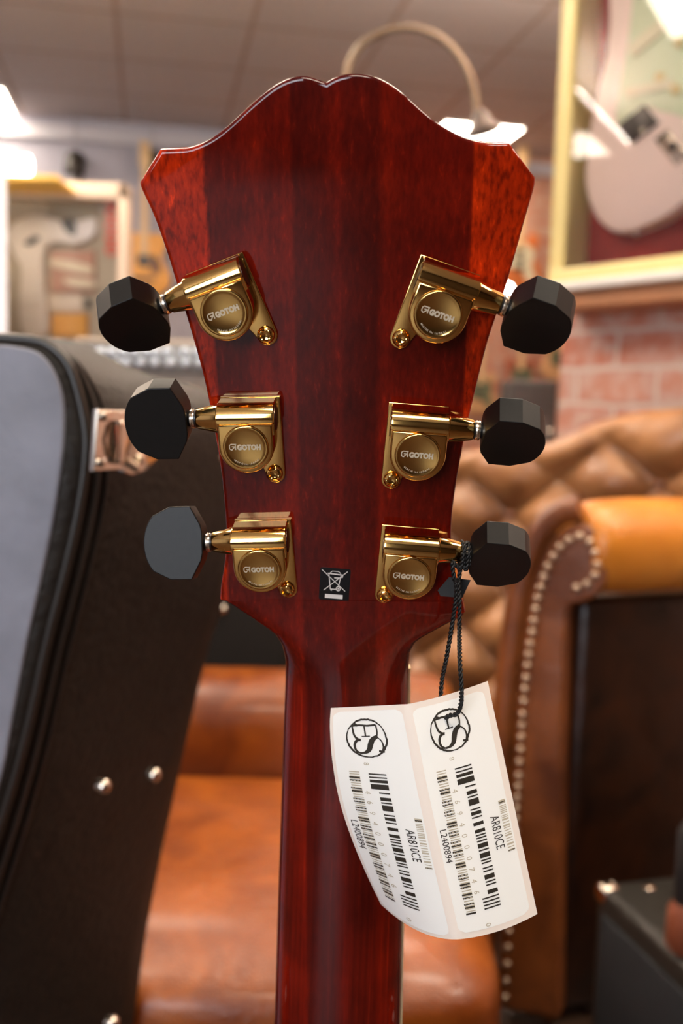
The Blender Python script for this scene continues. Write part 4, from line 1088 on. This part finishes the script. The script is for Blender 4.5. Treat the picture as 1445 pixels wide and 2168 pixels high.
for px, py in ((1398, 165), (1432, 190), (1440, 90)):
    q = FQ(px, py, 0.065); MB().lathe(q, WN, [(0.012, 0), (0.011, 0.004), (0.009, 0.012), (0.004, 0.014)], 18).build('control_knob', mat('pale_gold_knob', (222, 196, 130), 0.4), pg)
q = FQ(1348, 492, 0.045); MB().lathe(q, V3((0, 0, -1)), [(0.004, -0.006), (0.004, 0.006), (0.007, 0.009), (0.003, 0.012)], 12).build('strap_button', M_chrome, pg)

# ================================================================== MIXER / AMP STACK behind the case
YS = 1.58
cabx0, cabx1 = onY(150, 900, YS).x, onY(650, 900, YS).x
cz_ = onY(400, 800, YS).z
cab = thing('speaker_cabinet', 'large black speaker cabinet on the floor behind the guitar case', 'speaker cabinet', ((cabx0 + cabx1) / 2, YS + 0.17, 0))
MB().bbox(V3(((cabx0 + cabx1) / 2, YS + 0.17, (cz_ - 0.115) / 2)), V3(((cabx1 - cabx0) / 2, 0, 0)), V3((0, 0.17, 0)), V3((0, 0, (cz_ - 0.115) / 2)), 0.012).build('cabinet', mat('black_amp_vinyl', (48, 46, 42), 0.45), cab)
for px, py in ((458, 1212), (462, 1262), (470, 1290)):
    q = onY(px, py, YS - 0.002); MB().sphere(q, 0.010, 8).build('corner_cap', M_chrome, cab)
mb = MB(); mb.bbox(V3(((cabx0 + cabx1) / 2, YS - 0.002, 0.42)), V3(((cabx1 - cabx0) / 2 - 0.03, 0, 0)), V3((0, 0.004, 0)), V3((0, 0, 0.26)), 0.003); mb.build('grille', mat('black_grille_cloth', (26, 25, 24), 0.8, var=0.3, vscale=300), cab)
mix = thing('amplifier_head', 'silver-grey amplifier head with two rows of shiny knobs, behind the guitar case', 'amplifier', ((cabx0 + cabx1) / 2, YS + 0.14, cz_ - 0.115))
zt2 = onY(330, 716, YS).z; zb2 = cz_ - 0.115
mb = MB(); mb.bbox(V3(((cabx0 + cabx1) / 2, YS + 0.14, (zt2 + zb2) / 2)), V3(((cabx1 - cabx0) / 2, 0, 0)), V3((0, 0.13, 0)), V3((0, 0, (zt2 - zb2) / 2)), 0.008)
mb.build('housing', mat('taupe_vinyl', (150, 132, 114), 0.5), mix)
z0_, z1_ = onY(400, 790, YS).z, onY(400, 728, YS).z
mb = MB(); mb.bbox(V3(((cabx0 + cabx1) / 2, YS + 0.008, (z0_ + z1_) / 2)), V3(((cabx1 - cabx0) / 2 - 0.012, 0, 0)), V3((0, 0.006, 0)), V3((0, 0, (z1_ - z0_) / 2)), 0.002)
mb.build('control_panel', mat('grey_control_panel', (120, 112, 104), 0.35, 0.3), mix)
kn = None
M_knob = mat('highlight_knob', (226, 236, 246), 0.2)  # bright highlights on the metal knobs, put into a pale colour
for py, xs in ((745, [190, 214, 238, 262, 286, 310, 330, 355, 393, 420, 450]), (768, [200, 224, 250, 270, 300, 330, 362, 395, 425, 455])):
    for px in xs:
        q = onY(px, py, YS + 0.002)
        if kn is None: kn = MB().lathe(q, V3((0, -1, 0)), [(0.0075, 0), (0.007, 0.004), (0.006, 0.012), (0.0045, 0.0145), (0.001, 0.016)], 16).build('knob', M_knob, mix, origin=q)
        else: o = kn.copy(); COL.objects.link(o); o.parent = mix; o.location = q - wloc(mix)

# ================================================================== FAR LEFT: framed display with white guitar
YD = 3.6
dl = thing('display_case', 'cream framed glass case with red vertical lettering, at far left', 'display case', onY(100, 720, YD))
x0 = onY(-260, 500, YD).x; x1 = onY(268, 500, YD).x; z1 = onY(200, 386, YD).z; z0 = onY(200, 760, YD).z
def bx2(mb, a0, a1, b0, b1, y0, y1, r=0.005): mb.bbox(V3(((a0 + a1) / 2, (y0 + y1) / 2, (b0 + b1) / 2)), V3(((a1 - a0) / 2, 0, 0)), V3((0, (y1 - y0) / 2, 0)), V3((0, 0, (b1 - b0) / 2)), r)
M_cf = mat('pale_cream_frame', (222, 200, 178), 0.45)
mb = MB(); fw2 = 0.055
bx2(mb, x0, x1, z1 - fw2, z1, YD, YD + 0.10); bx2(mb, x0, x1, z0, z0 + fw2, YD, YD + 0.10); bx2(mb, x0, x0 + fw2, z0, z1, YD, YD + 0.10); bx2(mb, x1 - fw2 * .6, x1, z0, z1, YD, YD + 0.10)
mb.build('frame', M_cf, dl)
mb = MB(); bx2(mb, x0 + .01, x1 - .01, z0 + .01, z1 - .01, YD + 0.09, YD + 0.099, .001); mb.build('backing', mat('taupe_backing', (206, 190, 166), 0.8, var=0.12, vscale=4), dl)
mb = MB(); mb.add([V3((a, YD + 0.012, b_)) for a, b_ in ((x0 + .03, z0 + .03), (x1 - .03, z0 + .03), (x1 - .03, z1 - .03), (x0 + .03, z1 - .03))], [(0, 1, 2, 3)], False); mb.build('glass_pane', glass_mat(), dl, fix=False)
def blk(name, pxa, pya, pxb, pyb, y0, y1, mt, parent, r=0.004, Yr=None):
    a = onY(pxa, pya, Yr or y0); b_ = onY(pxb, pyb, Yr or y0); mb = MB(); bx2(mb, min(a.x, b_.x), max(a.x, b_.x), min(a.z, b_.z), max(a.z, b_.z), y0, y1, r)
    return mb.build(name, mt, parent)
M_red = mat('red_lettering', (248, 96, 76), 0.6)
mb = MB(); c1 = onY(236, 478, YD + 0.08); hgt = onY(236, 415, YD + .08).z - onY(236, 542, YD + .08).z

for k_ in range(5):
    zc = c1.z + hgt * (0.4 - 0.2 * k_); 
    stroke(mb, [(0.020 * math.cos(a), hgt * 0.072 * math.sin(a)) for a in [2 * PI * i / 14 for i in range(14 if k_ % 2 else 14)]], 0.011, lambda x, y: V3((c1.x + x, YD + 0.085, zc + y)), closed=True)
for i_ in range(1): pass
mb.build('red_lettering', M_red, dl, fix=False)
M_beige = mat('beige_card', (236, 218, 196), 0.6); M_greyb = mat('dark_taupe', (160, 144, 118), 0.6); M_rb = mat('rose_brown', (200, 150, 126), 0.6); M_org = mat('amber_card', (246, 176, 78), 0.6)
def in_case(name, px4, label, cat, mt, y1=YD + 0.0885, th=0.03, sm=False, grp=None):
    pts_ = [onY(x, y, y1 - th) for x, y in px4]; q = sum(pts_, V3()) / len(pts_)
    pp_ = [V3((p.x, p.z, 0)) for p in pts_]
    if sm: pp_ = crom(pp_ + [pp_[0]], 5)[:-1]
    o = MB().prism([(p.x, p.y) for p in pp_], lambda a, b_, h: V3((a, y1 - h, b_)), 0.0, th, 0, 0.003).build(name, mt)
    if label: o['label'] = label; o['category'] = cat
    if grp: o['group'] = grp
    return o
in_case('backing_card', [(98, 400), (212, 400), (212, 470), (98, 470)], 'dark taupe card at the top inside the far left display case', 'card', M_greyb, th=0.006)
wg = thing('electric_guitar', 'white electric guitar with dark cutaway inside the far left display case', 'guitar', onY(110, 560, YD + 0.06))
def wpart(name, pts_, mt, th0, th1, sm=True):
    pp_ = [V3((*( (lambda p: (p.x, p.z))(onY(x, y, YD + 0.05)) ), 0)) for x, y in pts_]
    if sm: pp_ = crom(pp_ + [pp_[0]], 5)[:-1]
    return MB().prism([(p.x, p.y) for p in pp_], lambda a, b_, h: V3((a, YD + 0.085 - h, b_)), th0, th1, 0, 0.004).build(name, mt, wg, angle=50)
wpart('body', [(10, 500), (30, 470), (70, 455), (110, 462), (150, 470), (200, 462), (196, 500), (160, 515), (110, 512), (90, 540), (92, 600), (96, 650), (100, 700), (70, 712), (45, 700), (40, 640), (44, 570), (30, 540)], mat('off_white_lacquer', (250, 238, 226), 0.35), 0.0, 0.035)
wpart('pickguard', [(128, 468), (150, 462), (162, 480), (158, 498), (140, 492)], M_pick, 0.035, 0.038)
wpart('cutaway_plate', [(50, 515), (72, 500), (84, 505), (64, 520)], M_pick, 0.035, 0.038)
in_case('card_box', [(106, 530), (200, 530), (200, 620), (106, 620)], 'rose-brown card box in the middle of the far left display case', 'box', M_rb, th=0.02)
in_case('paper_roll', [(108, 548), (150, 552), (196, 566), (188, 580), (140, 572), (104, 560)], 'upper of the two pale slanted paper strips on the rose-brown box', 'paper strip', mat('pale_paper', (244, 226, 196), 0.6), y1=YD + 0.067, th=0.012, sm=True, grp='slanted paper strips')
in_case('paper_roll', [(134, 588), (180, 590), (202, 598), (196, 610), (160, 608), (138, 598)], 'lower of the two pale slanted paper strips on the rose-brown box', 'paper strip', mat('pale_paper', (244, 226, 196), 0.6), y1=YD + 0.067, th=0.012, sm=True, grp='slanted paper strips')
in_case('card_box', [(108, 664), (182, 664), (182, 712), (108, 712)], 'amber box low in the far left display case', 'box', M_org, th=0.04)
in_case('card_sheet', [(100, 624), (176, 624), (176, 658), (100, 658)], 'pale cream sheet above the amber box in the far left case', 'card', M_beige, th=0.012)
in_case('toggle_plate', [(180, 634), (192, 634), (192, 652), (180, 652)], 'small dark switch plate beside the pale sheet in the far left case', 'plate', M_pick, th=0.015)
# support: cabinet under the case
q0 = dl.location
ca_ = thing('low_cabinet', 'grey low cabinet under the far left display case', 'cabinet', (float((x0 + x1) / 2), YD + 0.2, 0))
mb = MB(); bx2(mb, x0 - 0.05, x1 + 0.3, 0.0, z0 - 0.001, YD - 0.05, YD + 0.4, 0.01); mb.build('body', mat('grey_cabinet_paint', (140, 130, 122), 0.6), ca_)
# white banner at the left edge
a = onY(12, 372, 3.2); b_ = onY(16, 720, 3.2)
bn_ = thing('roller_banner', 'white roller banner cut off by the left edge of the photo', 'banner', (a.x - 0.25, 3.2, 0))
mb = MB(); bx2(mb, a.x - 0.5, a.x, 0.05, a.z, 3.2, 3.206, 0.001); mb.build('sheet', mat('bright_white_vinyl', (245, 246, 255), 0.4), bn_)
mb = MB(); bx2(mb, a.x - 0.52, a.x + 0.02, 0.0, 0.06, 3.15, 3.26, 0.01); mb.build('base', M_steel, bn_)
# tube lamp above the case
a = onY(-120, 345, 3.4); b_ = onY(62, 345, 3.4)
tl = thing('wall_lamp', 'glowing warm tube lamp above the far left display case', 'lamp', (a.x / 2 + b_.x / 2, 3.4, a.z))
MB().tube([V3((a.x, 3.4, a.z)), V3((b_.x, 3.4, a.z))], 0.030, 16).build('tube', mat('lit_tube', (255, 244, 220), 0.5, emit=(1, 0.86, 0.62), estr=9.0), tl)
mb = MB(); bx2(mb, a.x, b_.x + 0.10, a.z - 0.052, a.z - 0.034, 3.38, 3.62, 0.005); mb.build('shade', mat('yellow_shade', (255, 205, 90), 0.5), tl)
MB().tube([V3((a.x, 3.5, a.z - 0.04)), V3((a.x, 3.5, 0.0))], 0.012, 10).build('post', M_steel, tl)
# small black spotlight hanging above the case
q = onY(155, 352, 6.2)
sl = thing('ceiling_spotlight', 'small black spotlight on a rod above the far left display case', 'spotlight', q)
MB().lathe(q + V3((0, 0, -0.055)), V3((0.15, -0.1, 1)), [(0.045, 0), (0.06, 0.01), (0.058, 0.11), (0.035, 0.14)], 18).build('lamp_head', mat('black_metal', (40, 32, 24), 0.4), sl)
MB().tube([q + V3((0.01, 0, 0.05)), V3((q.x + 0.01, q.y, CEIL - 0.001))], 0.004, 8).build('rod', mat('pale_rod', (150, 146, 150), 0.5), sl)
MB().lathe(q + V3((0.0, 0, -0.17)), V3((0, 0, 1)), [(0.03, 0), (0.04, 0.08), (0.02, 0.12)], 14).build('bracket', mat('pale_rod', (150, 146, 150), 0.5), sl)
q = onY(318, 352, 6.2)
s2 = thing('ceiling_spotlight', 'small black spotlight just left of the headstock corner', 'spotlight', q)
MB().lathe(q + V3((0, 0, -0.05)), V3((0.1, -0.1, 1)), [(0.045, 0), (0.06, 0.01), (0.058, 0.11), (0.035, 0.14)], 18).build('lamp_head', mat('black_metal', (40, 32, 24), 0.4), s2)
MB().tube([q + V3((0.01, 0, 0.04)), V3((q.x + 0.01, q.y, CEIL - 0.001))], 0.004, 8).build('rod', mat('pale_rod', (150, 146, 150), 0.5), s2)

# ================================================================== hanging guitars
def hanging_guitar(px, py, Y, scale, col, guard, label, grp, acoustic=False):
    q = hit(px, py, W(0, VF - 0.13, 0), EV); scale = scale * q.y / Y; t = thing('acoustic_guitar' if acoustic else 'electric_guitar', label, 'guitar', q, grp)
    def f(a, b_, h): return q + EX * a * scale + V3((0, 0, b_ * scale)) - EV * h * scale
    half = [(0.0, -0.22), (0.10, -0.21), (0.165, -0.15), (0.175, -0.08), (0.135, 0.0), (0.115, 0.05), (0.14, 0.11), (0.15, 0.17), (0.10, 0.20), (0.03, 0.19 if acoustic else 0.14)]
    if not acoustic: half = [(a, b_ * 0.9) for a, b_ in half]
    hs = [(p.x, p.y) for p in crom([V3((a, b_, 0)) for a, b_ in half], 5)]
    pts = hs + [(-a, b_) for a, b_ in hs[::-1][:-1]]
    th = 0.09 if acoustic else 0.04
    MB().prism(pts, f, 0.0, th, 0.006, 0.006).build('body', col, t, angle=50)
    mb = MB(); mb.prism([(-0.027, 0.05), (0.027, 0.05), (0.021, 0.60), (-0.021, 0.60)], f, th, th + 0.008)
    mb.build('neck', mat('maple_neck', (226, 190, 140), 0.4), t)
    mb = MB(); mb.prism([(-0.022, 0.60), (0.022, 0.60), (0.04, 0.66), (0.035, 0.78), (-0.03, 0.80), (-0.04, 0.66)], f, th - 0.01, th + 0.006, 0, 0.002); mb.build('headstock', mat('maple_neck', (226, 190, 140), 0.4), t)
    mb = MB(); b0 = f(0, 0.66, th / 2); mb.tube([b0, b0 + EV * (VF - 0.0005 - b0.dot(EV))], 0.012, 8); mb.build('wall_hook', M_steel, t)
    if acoustic:
        MB().lathe(f(0, 0.02, th), -EV, [(0.05 * scale, 0), (0.05 * scale, 0.002)], 24).build('sound_hole', M_pick, t)
        mb = MB(); mb.prism([(0.04, -0.06), (0.11, -0.07), (0.10, 0.02), (0.06, 0.06)], f, th, th + 0.003); mb.build('pickguard', guard, t)
        mb = MB(); mb.prism([(-0.08, -0.12), (0.08, -0.12), (0.06, -0.095), (-0.06, -0.095)], f, th, th + 0.008); mb.build('bridge', M_pick, t)
    else:
        gp_ = crom([V3((a, b_, 0)) for a, b_ in [(-0.09, -0.05), (-0.08, 0.08), (-0.02, 0.12), (0.05, 0.11), (0.11, 0.06), (0.10, -0.04), (0.13, -0.12), (0.07, -0.14), (0.02, -0.07)]] + [V3((-0.09, -0.05, 0))], 4)[:-1]
        MB().prism([(p.x, p.y) for p in gp_], f, th, th + 0.003).build('pickguard', guard, t)
        for yy in (0.06, 0.0, -0.06): MB().prism([(-0.04, yy - 0.01), (0.04, yy - 0.01), (0.04, yy + 0.01), (-0.04, yy + 0.01)], f, th + 0.003, th + 0.012, 0, 0.002).build('pickup', M_pick, t)
    return t
M_am = mat('amber_top', (240, 172, 78), 0.4); M_ag = mat('tortoise', (84, 44, 26), 0.4)
t = hanging_guitar(305, 560, 4.3, 0.62, M_am, M_ag, 'amber acoustic guitar beyond the left shoulder of the headstock', None, True)
M_g1 = mat('orange_lacquer', (214, 120, 60), 0.4, coat=0.3); M_g2 = mat('natural_ash', (206, 158, 110), 0.45); M_g3 = mat('red_brown_lacquer', (158, 84, 56), 0.4, coat=0.3); M_gr = mat('sage_green', (100, 106, 78), 0.5)
yw = 5.6
G_ = 'electric guitars hanging against the far brick wall'
hanging_guitar(1092, 552, yw, 0.8, M_g1, M_cream, 'orange electric guitar on the far wall, topmost, just above the right tuner button', G_)
hanging_guitar(1012, 830, yw, 0.62, M_g2, M_gr, 'natural ash electric guitar low on the far wall, beside the headstock edge', G_)
hanging_guitar(1098, 800, yw, 0.58, M_g3, M_gr, 'red-brown electric guitar on the far wall, between the two upper right tuner buttons', G_)
hanging_guitar(1180, 760, yw, 0.6, M_g2, M_gr, 'natural ash electric guitar on the far wall, next to the pier edge', G_)
# black speaker on a column
q = onY(1182, 806, 3.3); a = onY(1078, 806, 3.3)
spk = thing('speaker_tower', 'tall black speaker behind the middle right tuner button, in front of the far wall', 'speaker', ((q.x + a.x) / 2, 3.4, 0))
mb = MB(); bx2(mb, a.x, q.x, 0, q.z, 3.3, 3.5, 0.01); mb.build('cabinet', mat('charcoal_vinyl', (64, 58, 54), 0.6), spk)
mb = MB(); bx2(mb, a.x + 0.02, q.x - 0.02, 0.1, q.z - 0.12, 3.293, 3.30, 0.002); mb.build('grille', mat('dark_grille', (84, 76, 72), 0.7), spk)
q3 = onY(1163, 916, 3.28); MB().sphere(q3, 0.014, 8).build('badge', M_chrome, spk)

# ================================================================== ARCHED FLOOR LAMP
YL = 2.7
arc = [(728, 700), (728, 330), (732, 175), (752, 112), (795, 74), (852, 60), (905, 68), (950, 96), (985, 142), (1004, 196), (1010, 246)]
al = thing('arc_floor_lamp', 'brushed metal arched floor lamp curving above the headstock', 'floor lamp', (onY(728, 700, YL).x, YL, 0))
pts = [onY(x, y, YL) for x, y in arc]; base = V3((pts[0].x, YL, 0.03))
M_arc = mat('brushed_brass_tube', (140, 120, 98), 0.4, 0.6)
MB().tube([base] + crom(pts, 8), 0.0095, 12).build('arched_pole', M_arc, al, angle=80)
MB().lathe(V3((pts[0].x, YL, 0)), V3((0, 0, 1)), [(0.13, 0), (0.13, 0.02), (0.11, 0.03), (0.01, 0.035)], 32).build('base', M_arc, al)
q = onY(1014, 262, YL)
MB().lathe(q + V3((0, 0, 0.02)), V3((0.25, 0, -1)), [(0.012, -0.015), (0.022, 0.0), (0.03, 0.02), (0.045, 0.035), (0.048, 0.045)], 24).build('lamp_shade', mat('grey_brown_shade', (96, 82, 74), 0.5), al)
# small bright bulb lamp beyond the right edge of the headstock
q = onY(1073, 612, 4.8)
bl = thing('wall_lamp', 'small bright white lamp just above the upper right tuner shaft', 'lamp', q)
MB().sphere(q, 0.024, 10).build('bulb', mat('lit_bulb', (255, 250, 245), 0.5, emit=(1, 0.95, 0.9), estr=20), bl)
mb = MB(); mb.tube([q + EV * 0.02, W(room_uv(q)[0], VF - 0.001, q.z)], 0.006, 8); mb.build('bracket', M_steel, bl)
